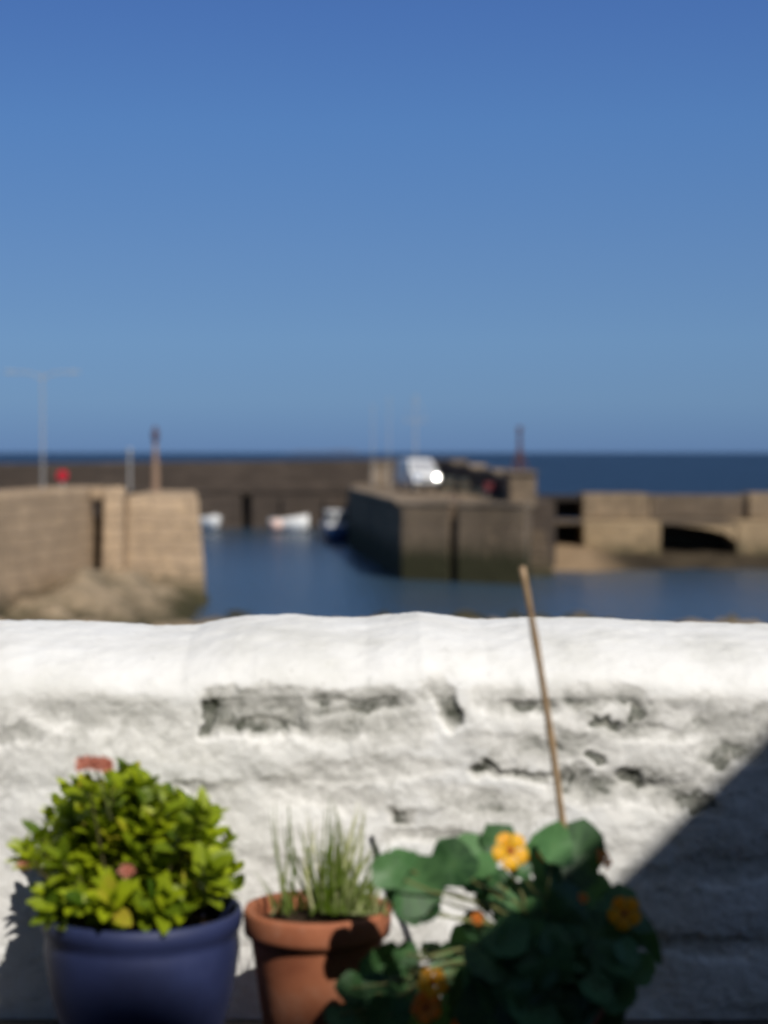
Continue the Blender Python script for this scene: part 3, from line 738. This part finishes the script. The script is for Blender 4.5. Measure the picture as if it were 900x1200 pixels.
# fishing gear along the parapet
def creel(loc, rz, lb):
    t = thing('lobster_pot', lb, 'lobster pot', (0, 0, 0), 'lobster pots stacked against the pier parapet')
    b = MB(); b.b2(-.42, .42, -.26, .26, .0, .05); b.build('base', M['wood_boat'], t)
    b = MB()
    for x in (-.38, -.13, .13, .38):
        b.tube([(x, -.24, .05), (x, -.24, .22), (x, -.15, .38), (x, 0, .44), (x, .15, .38), (x, .24, .22), (x, .24, .05)], .02, 6)
    b.build('hoops', M['trim_dark'], t)
    b = MB(); n = 8; vs = []; pr = [(-.23, .05), (-.23, .22), (-.14, .37), (0, .43), (.14, .37), (.23, .22), (.23, .05)]
    vs = [(s, y, z) for s in (-.37, .37) for y, z in pr]
    b.add(vs, [(i, i + 1, 8 + i, 7 + i) for i in range(6)] + [tuple(range(7)), tuple(range(13, 6, -1))]); b.build('netting', M['net'], t)
    t.location = loc; t.rotation_euler = (0, 0, rz)
    return t
dd = ['bottom lobster pot of the stack nearest the white van', 'top lobster pot of the stack nearest the white van', 'bottom lobster pot of the middle stack by the parapet',
      'top lobster pot of the middle stack by the parapet', 'lobster pot standing alone beside the red crate', 'lobster pot closest to the pier head block']
for i, (px, Y, z) in enumerate(((524, 112, 0), (524, 112, .45), (541, 106, 0), (541, 106, .45), (560, 101, 0), (590, 95.5, 0))):
    creel((X_(px, Y), Y, zp + .01 + z), R(15 * i), dd[i])
t = thing('fish_crate', 'red fish crate beside the dark parapet on the middle pier', 'crate', (X_(577, 98), 98, zp + .35))
b = MB(); b.b2(-.4, .4, -.28, .28, 0, .05); b.build('bottom', M['crate_red'], t)
b = MB(); b.b2(-.4, .4, -.28, -.24, .053, .42); b.b2(-.4, .4, .24, .28, .053, .42); b.b2(-.4, -.36, -.237, .237, .053, .42); b.b2(.36, .4, -.237, .237, .053, .42); b.build('sides', M['crate_red'], t, bevel=.01)
t = thing('fish_box', 'dark lidded box under the red crate on the pier', 'box', (X_(577, 98), 98, zp + .01))
b = MB(); b.b2(-.5, .5, -.35, .35, 0, .3); b.build('box_body', M['trim_dark'], t, bevel=.02)
b = MB(); b.b2(-.52, .52, -.37, .37, .303, .338); b.build('lid', M['net'], t, bevel=.01)

# ---------------------------------------------------------------- poles
def lamp_post(loc, h, lb, double=False, r=.09, m='galv', lantern=.18):
    t = thing('lamp_post', lb, 'lamp post', loc)
    b = MB(); b.tube([(0, 0, 0), (0, 0, 1.2)], [r * 1.5, r * 1.3], 12); b.build('base', M[m], t)
    b = MB(); b.tube([(0, 0, 1.2), (0, 0, h)], [r, r * .65], 12); b.build('pole', M[m], t)
    for s in ((-1, 1) if double else (1,)):
        L_ = 1.05 if double else .0
        if double:
            b = MB(); b.tube([(0, 0, h - .25), (s * .5, 0, h - .02), (s * L_, 0, h)], .025, 8); b.build('arm', M[m], t)
            b = MB(); b.box((s * (L_ + .2), 0, h), (.4, .14, .07)); b.build('lamp_head', M['galv'], t, bevel=.03)
        else:
            b = MB(); b.lathe([(.05, h), (lantern, h + .12), (lantern * 1.1, h + .5), (lantern * .5, h + .62), (.03, h + .75)], n=12); b.build('lantern', M['rust_dark'], t)
    return t
Yp = 71.5
lamp_post((X_(50, 73.5), 73.5, zl - 1.1), Z_(436, 73.5) - zl + 1.1, 'tall pale street lamp with two arms on the near quay', True, .042)
lamp_post((X_(182, 76), 76, zq), Z_(520, 76) - zq, 'short brown lamp post on the near quay head', False, .11, 'rust_pole', .13)
t = thing('mooring_post', 'thin pale post on the near quay behind the tall buttress', 'post', (X_(152, 77), 77, zq))
b = MB(); b.tube([(0, 0, 0), (0, 0, Z_(530, 77) - zq)], .05, 10); b.build('shaft', M['galv'], t)
b = MB(); b.ball((0, 0, Z_(530, 77) - zq + .06), .1); b.build('cap', M['galv'], t)
# lifebuoy cabinet
t = thing('lifebuoy_cabinet', 'red lifebuoy cabinet on a post beside the tall lamp', 'lifebuoy box', (X_(73, 73), 73, zl - 1.1))
b = MB(); b.tube([(0, 0, 0), (0, 0, 1.3)], .05, 8); b.build('post', M['galv'], t)
zb = 1.2
b = MB(); b.tube([(0, -.12, zb + .3), (0, .12, zb + .3)], .21, 20); b.build('case', M['red_paint'], t, bevel=.04)
b = MB(); b.box((0, -.135, zb + .3), (.14, .03, .04)); b.build('handle', M['trim_dark'], t)
# poles at the root of the pier and yacht mast beyond
for px, top, Y, lb in ((437, 478, 128, 'thin pale flagpole left of the stone block on the pier'), (456, 470, 126.5, 'thin pale flagpole just left of the white van')):
    t = thing('flagpole', lb, 'flagpole', (X_(px, Y), Y - 1.2, zp))
    h = Z_(top, Y) - zp
    b = MB(); b.tube([(0, 0, 0), (0, 0, h)], [.04, .02], 8); b.build('pole', M['galv'], t)
    b = MB(); b.ball((0, 0, h + .05), .08); b.build('finial', M['galv'], t)
t = thing('mast', 'slender bare mast rising behind the white van', 'mast', (X_(487, 120), 120, zp))
h = Z_(462, 120) - zp
b = MB(); b.tube([(0, 0, 0), (0, 0, h)], [.06, .03], 8); b.build('pole', M['galv'], t)
b = MB(); b.tube([(-.7, 0, h * .72), (.7, 0, h * .72)], .03, 6); b.build('crosstree', M['galv'], t)
b = MB(); b.tube([(-.7, 0, h * .72), (0, 0, h)], .012, 4); b.tube([(.7, 0, h * .72), (0, 0, h)], .012, 4); b.build('stays', M['galv'], t)
# derrick on pier head
Yd = 90; zb = Z_(552, 88)
t = thing('derrick', 'small dark rusty derrick on the pier head block', 'crane', (X_(609, Yd), Yd, zb))
h = Z_(506, Yd) - zb
b = MB(); b.tube([(0, 0, 0), (0, 0, h)], [.13, .07], 8); b.build('post', M['rust_dark'], t)
for k in range(3):
    a = R(90 + 120 * k); b = MB(); b.tube([(.45 * math.cos(a), .45 * math.sin(a), 0), (0, 0, h * .62)], .05, 6); b.build('brace', M['rust_dark'], t)
b = MB(); b.tube([(0, 0, h * .92), (-.12, -.7, h * .98)], .05, 6); b.build('jib', M['rust_dark'], t)
b = MB(); b.box((0, 0, h + .12), (.24, .24, .26)); b.build('lantern', M['rust_dark'], t, bevel=.03)

# ---------------------------------------------------------------- boats
def hull(mb, L_, Bm, H_, keel=-.18):
    n = 13; k = 7; vs = []; fs = []
    for i in range(n):
        s = i / (n - 1); hb = Bm / 2 * (1 - max(0, (s - .45) / .55) ** 2.2) * (.86 + .14 * min(1, s / .3)); hb = max(hb, .015)
        sh = H_ * (1 + .32 * s ** 2); kz = keel + max(0, s - .75) * 1.6 * H_
        for j in range(k):
            a = -1 + 2 * j / (k - 1); pr = abs(a)
            vs.append((math.copysign(hb * pr ** .6, a) if a else 0, -L_ / 2 + s * L_, kz + (sh - kz) * pr ** 2.2))
    for i in range(n - 1):
        for j in range(k - 1): fs.append((i * k + j, i * k + j + 1, (i + 1) * k + j + 1, (i + 1) * k + j))
    fs.append(tuple(range(k)))
    mb.add(vs, fs)
    return [(vs[i * k], vs[i * k + k - 1]) for i in range(n)]
def boat(lb, loc, rz, L_=3.8, Bm=1.7, H_=.62, hm='paint_white', cabin=False, extra=None, cover=True):
    t = thing('moored_boat', lb, 'boat', (0, 0, 0), 'boats moored by the far harbour wall')
    b = MB(); rails = hull(b, L_, Bm, H_)
    o = b.build('hull', M[hm], t, smooth=True); sm = o.modifiers.new('t', 'SOLIDIFY'); sm.thickness = .05; sm.offset = 1
    b = MB()
    b.tube([r[0] for r in rails], .045, 6); b.tube([r[1] for r in rails], .045, 6); b.build('gunwale', M['paint_white'] if hm != 'paint_white' else M['wood_boat'], t)
    for y in (-.9, .3):
        b = MB(); b.b2(-Bm * .42, Bm * .42, y * L_ / 3.8 - .14, y * L_ / 3.8 + .14, H_ * .62, H_ * .62 + .05); b.build('thwart', M['wood_boat'], t)
    if cover:    # foredeck
        b = MB(); q = rails[7:]
        vs = [r[0] for r in q] + [((r[0][0] + r[1][0]) / 2, r[0][1], r[0][2] + .12) for r in q] + [r[1] for r in q]; m_ = len(q)
        b.add(vs, [(i, i + 1, m_ + i + 1, m_ + i) for i in range(m_ - 1)] + [(m_ + i, m_ + i + 1, 2 * m_ + i + 1, 2 * m_ + i) for i in range(m_ - 1)]); b.build('foredeck', M['paint_white'], t, smooth=True)
    if cabin:
        b = MB(); b.front([(-.62, .5), (.62, .5), (.55, 1.75), (-.55, 1.75)], -.5, .9); b.build('wheelhouse', M['paint_white'], t, bevel=.05)
        b = MB(); b.b2(-.66, .66, -.62, 1.0, 1.753, 1.83); b.build('wheelhouse_roof', M['paint_white'], t, bevel=.03)
        for x in (-.3, .3): b = MB(); b.b2(x - .22, x + .22, -.55, -.49, 1.15, 1.6); b.build('window', M['glass_dark'], t)
    else:
        b = MB(); b.box((0, -L_ / 2 - .12, H_ * .95), (.3, .36, .42)); ob = b.build('outboard_motor', M['trim_dark'], t, bevel=.06)
        b = MB(); b.box((0, -L_ / 2 - .12, H_ * .2), (.1, .18, 1.0)); b.build('motor_leg', M['galv'], ob)
    b = MB(); b.ball((Bm / 2 + .1, -.5, H_ * .55), .15, 12, (1, 1, 1.4)); b.build('fender', M['orange_buoy'], t, smooth=True)
    t.location = loc; t.rotation_euler = (0, 0, rz)
    return t
boat('small white open boat half hidden behind the near quay head', (X_(244, 137), 137, SEA + .15), R(205), 3.6, 1.7, .75)
boat('white boat with an orange buoy at its stern in the middle of the harbour', (X_(341, 135), 135, SEA + .12), R(236), 3.0, 1.5, .80)
boat('dark blue boat with white wheelhouse moored against the middle pier', (X_(393, 121), 121, SEA + .12), R(8), 5.0, 1.9, .9, 'paint_blue', True)
t = thing('mooring_buoy', 'round pale orange buoy hanging by the white boat in mid harbour', 'buoy', P(324, 606, 134.5))
t.location.z = SEA + .38  # ball added in place of a bright glint
b = MB(); b.ball((0, 0, .1), .42, 18); b.build('float', M['orange_buoy'], t, smooth=True)
b = MB(); b.tube([(0, 0, .5), (0, 0, .66)], .06, 8); b.build('eye', M['galv'], t)

# ================================================================ POTS AND PLANTS
def blade_leaf(mb, base, d, up, L_, Wd, tone, curl=.25, nseg=5, pw=.8):
    d = d.normalized(); side = d.cross(up)
    if side.length < 1e-3: side = Vector((1, 0, 0))
    side.normalize(); nrm = side.cross(d).normalized()
    vs = []; fs = []
    for i in range(nseg + 1):
        s = i / nseg; w = Wd / 2 * (math.sin(math.pi * min(1, s * .93 + .05)) ** pw)
        c = base + d * (L_ * s) + nrm * (-curl * L_ * s * s + .02 * L_)
        vs += [c - side * w + nrm * w * .25, c, c + side * w + nrm * w * .25]
    for i in range(nseg):
        for j in (0, 1): fs.append((i * 3 + j, i * 3 + j + 1, (i + 1) * 3 + j + 1, (i + 1) * 3 + j))
    mb.add(vs, fs, tone)

def rnd_dir(r=random):
    v = Vector((r.gauss(0, 1), r.gauss(0, 1), r.gauss(0, 1))); return v.normalized()

# --- blue glazed pot with bushy lime green plant
BY = 3.22; bc = P(167, 1063, BY); RB = 117 / F * BY
t = thing('potted_shrub', 'bushy lime green plant in a big blue glazed pot', 'potted plant', (bc.x, BY, 0))
H = bc.z
prof = [(RB * .66, 0), (RB * .70, .012), (RB * .82, H * .25), (RB * .93, H * .5), (RB * .985, H * .74), (RB * .975, H - .050), (RB * .965, H - .042), (RB * 1.0, H - .032), (RB * 1.015, H - .018), (RB * 1.0, H - .003),
        (RB * .97, H), (RB * .94, H - .006), (RB * .90, H - .04), (RB * .88, H * .6)]
pot = MB().lathe(prof, (bc.x, BY, 0), 72, .004).build('pot', M['blue_glaze'], t, smooth=True)
b = MB(); b.lathe([(.001, H - .035), (RB * .5, H - .03), (RB * .897, H - .045), (RB * .897, H - .09)], (bc.x, BY, 0), 40); b.build('soil', M['soil'], t)
fo = MB(); st = MB(); cen = Vector((bc.x - .024, BY, H))
rr = random.Random(5)
def crown_surface(u, th):
    """radius profile; u=0 bottom rim .. 1 top"""
    r = .160 * math.sqrt(max(0, 1 - (u * .98) ** 2.3)) + .012
    return r
tips = []
for i in range(230):
    th = rr.uniform(0, 2 * math.pi); u = rr.random() ** .8
    r = crown_surface(u, th) * rr.uniform(.55, 1.0); z = .004 + .195 * u
    k = 1 + .12 * math.sin(3 * th + 1) 
    tip = cen + Vector((r * k * math.cos(th), r * .95 * math.sin(th) + .035, z * (1 + .10 * math.sin(2 * th + 4))))
    tips.append((tip, th, u))
# deliberate sprigs of the outline: left, right top, right
for px, py, Y in ((30, 992, 3.12), (36, 1006, 3.10), (28, 1002, 3.14), (50, 982, 3.16), (238, 948, 3.1), (230, 955, 3.12), (248, 1015, 3.1), (250, 1035, 3.12), (105, 925, 3.1), (130, 922, 3.15), (165, 925, 3.2), (190, 940, 3.15), (80, 955, 3.15), (215, 972, 3.1), (85, 935, 3.3), (60, 960, 3.33), (70, 945, 3.36), (95, 925, 3.3), (50, 990, 3.35)):
    tips.append((P(px, py, Y), 0, .8))
for i in range(34):      # shoots spilling over the rim
    th = rr.uniform(0, 2 * math.pi); r = rr.uniform(.12, .150)
    tips.append((cen + Vector((r * math.cos(th), r * math.sin(th), rr.uniform(.018, .05))), th, .1))
for tip, th, u in tips:
    base = cen + Vector(((tip.x - cen.x) * .25, (tip.y - cen.y) * .25, -.03))
    midp = base.lerp(tip, .55) + Vector((0, 0, -.015))
    st.tube([base, midp, tip], [.003, .0022, .0015], 5)
    ax = (tip - base).normalized(); ax = (ax + Vector((0, -.25, .35))).normalized()
    n_ = rr.randint(5, 9); tone0 = rr.gauss(.55, .17); big_ = rr.uniform(.75, 1.25)
    a1 = ax.cross(Vector((.3, .2, 1))).normalized(); a2 = ax.cross(a1)
    for k in range(n_):
        a = k * 2.4 + rr.random(); sp = .35 + .75 * (k / n_)
        d = ax * math.cos(sp) + (a1 * math.cos(a) + a2 * math.sin(a)) * math.sin(sp)
        L_ = rr.uniform(.038, .066) * (.7 + .3 * k / n_) * big_; pos_ = tip - ax * (.006 * k)
        blade_leaf(fo, pos_, d, ax, L_, L_ * rr.uniform(.42, .6), min(1, max(0, tone0 + rr.gauss(0, .14))), .22, 5, .7)
fo.build('foliage', M['leaf_lime'], t, smooth=True); st.build('stems', M['stem_brown'], t)
def cluster(px, py, Y, rx, rz_, n_, m_, parent, name='flower'):
    b = MB(); c = P(px, py, Y)
    for i in range(n_):
        p_ = c + Vector((rr.uniform(-rx, rx), rr.uniform(-rx, rx) * .6, rr.uniform(-rz_, rz_)))
        for k in range(5):
            a = k * 1.257 + rr.random(); d = Vector((math.cos(a), -.3, math.sin(a) * .5 + .35))
            blade_leaf(b, p_, d, Vector((0, -.7, .7)), .011, .009, rr.uniform(.2, .9), .1, 3)
    o = b.build(name, M[m_], parent, smooth=True); return o
cluster(111, 896, 3.1, .024, .007, 26, 'petal_salmon', t)
cluster(148, 1022, 2.99, .005, .005, 7, 'petal_salmon', t)
cluster(28, 1018, 3.1, .003, .004, 4, 'petal_salmon', t)
b = MB(); b.tube([P(112, 900, 3.1), P(120, 925, 3.1), P(130, 960, 3.13)], .002, 5); b.build('flower_stalk', M['stem_green'], t)
for ch in t.children: ch.location = -Vector(t.location)

# --- terracotta pot with grass
TY = 3.2; tc = P(372, 1062, TY); RT = 87 / F * TY; H = tc.z
t = thing('potted_grass', 'terracotta pot of thin grass between the blue pot and the nasturtiums', 'potted plant', (tc.x, TY, 0))
prof = [(RT * .64, 0), (RT * .66, .006), (RT * .90, H - .055), (RT * .905, H - .048), (RT * .99, H - .043), (RT * 1.0, H - .036), (RT * 1.005, H - .008), (RT * .98, H), (RT * .92, H), (RT * .90, H - .006), (RT * .87, H - .05), (RT * .8, H - .12)]
MB().lathe(prof, (tc.x, TY, 0), 72, .004).build('pot', M['terracotta'], t, smooth=True)
b = MB(); b.lathe([(.001, H - .015), (RT * .5, H - .018), (RT * .885, H - .03), (RT * .87, H - .06)], (tc.x, TY, 0), 40); b.build('soil', M['soil'], t)
def grass_blade(mb, p0, p1, w, tone, sag=.02):
    p0, p1 = Vector(p0), Vector(p1); n_ = 7; vs = []; fs = []
    side = Vector((1, .3 * random.uniform(-1, 1), 0)).normalized(); bow = Vector((random.uniform(-1, 1), random.uniform(-.5, .5), 0)) * sag
    for i in range(n_ + 1):
        s = i / n_; c = p0.lerp(p1, s) + bow * math.sin(math.pi * s) ; ww = w * (1 - s ** 1.6) * .5 + .0003
        vs += [c - side * ww, c + Vector((0, -.0006, 0)), c + side * ww]
    for i in range(n_):
        for j in (0, 1): fs.append((i * 3 + j, i * 3 + j + 1, (i + 1) * 3 + j + 1, (i + 1) * 3 + j))
    mb.add(vs, fs, tone)
g = MB(); ge = P(390, 1068, TY - .02)
keys = [(314, 940), (322, 935), (337, 930), (338, 936), (358, 945), (372, 950), (362, 955), (388, 925), (392, 935), (384, 940), (398, 948), (405, 960), (422, 935), (425, 938), (418, 945), (430, 950), (440, 975), (447, 985), (452, 1000),
        (300, 1010), (345, 985), (410, 985), (396, 970), (402, 975)]
roots = {0: 335, 1: 335, 2: 340, 3: 340}
for i, (px, py) in enumerate(keys):
    rx_ = 330 if px < 345 else (375 if px < 380 else 395)
    for q in range(1 if px < 380 else 2):
        grass_blade(g, P(rx_ + random.uniform(-12, 12), 1066, TY + random.uniform(-.05, .03)), P(px + random.uniform(-3, 3), py + random.uniform(0, 12), TY + random.uniform(-.05, .05)), random.uniform(.0035, .0065),
                    random.uniform(.75, 1.) if px in (358, 372, 362, 422, 425, 418, 430) else random.uniform(.05, .5), .01)
for i in range(66):
    a = random.gauss(0, 1)
    rx_ = 395 + a * 16; tpx = rx_ + random.gauss(0, 14) + a * 13; tpy = random.uniform(955, 1035)
    grass_blade(g, P(rx_, 1070, TY + random.uniform(-.06, .05)), P(tpx, tpy, TY + random.uniform(-.07, .06)), random.uniform(.003, .007), random.uniform(0, .42), .012)
for i in range(96):
    rx_ = random.uniform(318, 455) if i % 2 else random.gauss(425, 18); tpx = rx_ + random.gauss(0, 14); tpy = random.uniform(1028, 1060)
    grass_blade(g, P(rx_, 1072, TY + random.uniform(-.08, .08)), P(tpx, tpy, TY + random.uniform(-.1, .08)), random.uniform(.003, .006), random.uniform(.05, .55), .015)
g.build('grass_blades', M['grass'], t)
for ch in t.children: ch.location = -Vector(t.location)

# --- nasturtiums
NY_ = 3.05; nc = P(655, 1125, NY_); RN = 78 / F * NY_; H = nc.z
t = thing('potted_nasturtium', 'nasturtium with round green leaves and orange flowers in a shaded terracotta pot', 'potted plant', (nc.x, NY_, 0))
prof = [(RN * .64, 0), (RN * .66, .006), (RN * .90, H - .05), (RN * .905, H - .044), (RN * .99, H - .04), (RN * 1.0, H - .034), (RN * 1.0, H - .006), (RN * .98, H), (RN * .91, H), (RN * .89, H - .006), (RN * .86, H - .05), (RN * .8, H - .1)]
MB().lathe(prof, (nc.x, NY_, 0), 60, .004).build('pot', M['terracotta'], t, smooth=True)
b = MB(); b.lathe([(.001, H - .015), (RN * .5, H - .018), (RN * .875, H - .025), (RN * .86, H - .06)], (nc.x, NY_, 0), 40); b.build('soil', M['soil'], t)
lf = MB(); sm_ = MB()
crown = Vector((nc.x, NY_, H - .01))
def nleaf(c, r, nrm, tone):
    nrm = nrm.normalized(); a = nrm.cross(Vector((.2, .1, 1))).normalized(); b_ = nrm.cross(a); n_ = 18
    vs = [c - nrm * r * .12]; fs = []; ph = random.random() * 6; fold = random.uniform(-.25, .5); fa = random.random() * 3.14
    for ring, rr_ in enumerate((.5, 1.0)):
        for k in range(n_):
            th = 2 * math.pi * k / n_; rad = r * rr_ * (1 + (.08 * math.sin(3 * th + ph) + .05 * math.sin(5 * th + 2 * ph) + .04 * math.sin(9 * th + ph * 3)) * rr_)
            hgt = (-.04 if ring == 0 else .03) * r + rr_ * r * (.06 * math.sin(3 * th + ph) - fold * abs(math.cos(th + fa)) ** 1.5)
            vs.append(c + a * rad * math.cos(th) + b_ * rad * math.sin(th) + nrm * hgt)
    for k in range(n_):
        fs.append((0, 1 + k, 1 + (k + 1) % n_)); fs.append((1 + k, 1 + n_ + k, 1 + n_ + (k + 1) % n_, 1 + (k + 1) % n_))
    tl = [tone + .5] + [tone + (.26 if k % 2 else -.08) for k in range(n_)] + [tone + (.07 if k % 2 else -.05) for k in range(n_)]
    lf.add(vs, fs, tl)
def stalk(p1, tone=.5, p0=None):
    p0 = p0 or crown + Vector((random.uniform(-.06, .06), random.uniform(-.05, .05), 0))
    m1 = p0.lerp(p1, .5) + Vector((0, 0, .02)); m2 = p0.lerp(p1, .8) + Vector((0, 0, .0))
    sm_.tube([p0, m1, m2, p1], [.003, .0028, .0022, .002], 5)
L = [(485, 1035, 40), (470, 1010, 22), (455, 1022, 20), (530, 1012, 30), (552, 1003, 30), (585, 985, 22), (560, 1030, 26), (585, 1048, 34), (500, 1062, 20), (480, 1060, 24), (548, 1108, 26), (560, 1085, 22), (525, 1000, 20),
     (470, 1140, 24), (440, 1150, 26), (425, 1120, 20), (450, 1175, 30), (495, 1148, 16), (420, 1185, 26), (540, 1150, 28), (575, 1120, 30), (465, 1122, 14),
     (640, 1008, 32), (672, 1000, 42), (650, 990, 26), (690, 990, 20), (640, 1060, 36), (610, 1075, 30), (690, 1050, 34), (665, 1090, 40), (620, 1120, 40), (700, 1095, 34), (650, 1140, 44), (600, 1160, 40), (690, 1145, 38),
     (715, 1130, 24), (728, 1060, 30), (744, 1095, 22), (752, 1080, 16), (748, 1135, 20), (570, 1180, 36), (640, 1185, 44), (690, 1190, 40), (530, 1190, 30), (480, 1195, 26), (505, 1115, 13), (720, 1165, 26), (615, 1050, 24), (668, 1058, 26),
     (595, 1098, 26), (632, 1090, 26), (565, 1145, 24), (610, 1020, 14), (405, 1180, 16), (375, 1195, 18), (436, 1185, 20), (500, 1180, 20), (660, 1030, 20), (590, 1130, 26), (712, 1075, 20), (735, 1115, 18)]
for px, py, r in L:
    Y = NY_ + random.uniform(-.10, .10) - (.06 if py > 1100 else 0) + (.04 if px < 520 else 0)
    if 560 < px < 740 and py > 1090: Y = NY_ - RN * .8 + random.uniform(-.06, .03)
    if px < 550 and py > 1095: Y = random.uniform(3.15, 3.22)
    if px < 500 and py < 1080: Y = random.uniform(2.93, 3.0)
    c = P(px, py, Y); rad = r / F * Y * random.uniform(.92, 1.12)
    nrm = Vector((random.gauss(.15, .33), random.gauss(-.85, .2), random.gauss(.62, .28)))
    tone = random.gauss(.5, .28)
    nleaf(c, rad, nrm, max(0, min(1, tone))); stalk(c - nrm.normalized() * rad * .12)
for px, py, r in ((440, 1165, 27), (412, 1158, 20), (452, 1122, 20), (425, 1195, 28), (474, 1150, 22), (398, 1190, 18), (455, 1190, 26), (476, 1118, 15), (440, 1140, 22), (530, 1128, 24), (548, 1160, 26), (470, 1178, 18)):
    c = P(px, py, random.uniform(3.0, 3.08)); nrm = Vector((random.gauss(.2, .35), random.gauss(-.8, .2), random.gauss(.6, .3)))
    nleaf(c, r / F * 3.05, nrm, random.uniform(.3, .9)); stalk(c)
for i in range(60):
    px = min(725, random.gauss(632, 46)); py = random.uniform(1090, 1215); Y = NY_ + random.uniform(-.10, .14)
    if 560 < px < 740: Y = NY_ - RN - random.uniform(-.02, .06) if i % 2 else NY_ + .1
    c = P(px, py, Y); nrm = Vector((random.gauss(.1, .35), random.gauss(-.8, .25), random.gauss(.6, .3)))
    nleaf(c, random.uniform(.026, .046), nrm, random.uniform(.2, .8)); stalk(c)
# pointed hanging leaf on the right
for (a_, b_, w_) in (((742, 1062), (775, 1132), .03), ((735, 1090), (752, 1110), .014)):
    p0, p1 = P(*a_, 3.04), P(*b_, 3.02); blade_leaf(lf, p0, p1 - p0, Vector((0, -1, .2)), (p1 - p0).length, w_, .35, .05, 6)
lf.build('foliage', M['leaf_nast'], t, smooth=True); sm_.build('stems', M['stem_green'], t)
def nflower(px, py, Y, r, m_, nrm, parent, tone=.7):
    c = P(px, py, Y); R_ = r / F * Y; nrm = Vector(nrm).normalized(); a = nrm.cross(Vector((.1, .2, 1))).normalized(); b_ = nrm.cross(a)
    mb = MB()
    for k in range(5):
        th = k * 2 * math.pi / 5 + .3; d = a * math.cos(th) + b_ * math.sin(th); s = nrm.cross(d).normalized()
        vs = []; fs = []; n_ = 6
        for i in range(n_ + 1):
            q = i / n_; w = R_ * (.08 + .56 * q ** 1.1) * (1 if q < .75 else 1 - (q - .75) * 2.2); cc = c + d * R_ * (.12 + .9 * q) - nrm * R_ * (.35 * (1 - q) ** 2 + .2 * q ** 3)
            for j in range(-2, 3): vs.append(cc + s * w * j / 2 + nrm * R_ * (.05 * math.sin(j * 2.2 + k) * q - .04 * abs(j) * q) - d * R_ * .05 * abs(j) * q)
        for i in range(n_):
            for j in range(4): fs.append((i * 5 + j, i * 5 + j + 1, (i + 1) * 5 + j + 1, (i + 1) * 5 + j))
        mb.add(vs, fs, tone + random.uniform(-.15, .15))
    fl = mb.build('flower', M[m_], parent, smooth=True)
    th_ = MB(); th_.tube([c - nrm * R_ * .75, c - nrm * R_ * .30, c - nrm * R_ * .2], [R_ * .05, R_ * .13, R_ * .17], 10); th_.build('throat', M['petal_throat'], fl, smooth=True)
    return fl
nflower(600, 996, 2.93, 23, 'petal_yellow', (.25, -.85, .35), t, .75)
nflower(733, 1071, 2.97, 21, 'petal_yellow', (.1, -1, .1), t, .45)
nflower(508, 1150, 2.99, 19, 'petal_yellow', (.2, -.8, .5), t, .7)
nflower(498, 1180, 2.98, 20, 'petal_orange', (-.3, -.7, .3), t)
nflower(552, 1200, 3.0, 24, 'petal_orange', (.1, -.8, .5), t)
nflower(465, 1190, 3.05, 16, 'petal_orange', (-.2, -.7, .6), t)
nflower(710, 1005, 3.05, 13, 'petal_orange', (.6, -.5, .5), t)
nflower(638, 1000, 3.0, 9, 'petal_orange', (.3, -.8, .5), t)
nflower(560, 1076, 2.93, 8, 'petal_orange', (.3, -.8, .5), t)
nflower(461, 1057, 2.98, 8, 'petal_orange', (-.3, -.8, .5), t)
nflower(566, 1148, 2.97, 15, 'petal_orange', (.3, -.6, .1), t)
nflower(684, 1052, 2.94, 7, 'petal_orange', (.3, -.8, .5), t)
for ch in t.children: ch.location = -Vector(t.location)

# --- bamboo cane leaning out of the nasturtium pot
c0, c1 = P(612, 664, 3.0), P(660, 975, 3.07); d_ = (c1 - c0); c2 = c1 + d_.normalized() * ((c1.z - (H - .1)) / -d_.normalized().z)
b = MB(); n_ = 24; pts = []; rad = []
for i in range(n_ + 1):
    s = i / n_; pts.append(c0.lerp(c2, s) + Vector((.004 * math.sin(s * 5), 0, 0))); rad.append(.0052 + .001 * s + (.0012 if i % 5 == 4 else 0))
b.tube(pts, rad, 12)
o = b.build('bamboo_cane', M['bamboo'], smooth=True, origin=c2)
tag(o, 'thin bamboo cane leaning out of the nasturtiums above the white wall', 'cane')
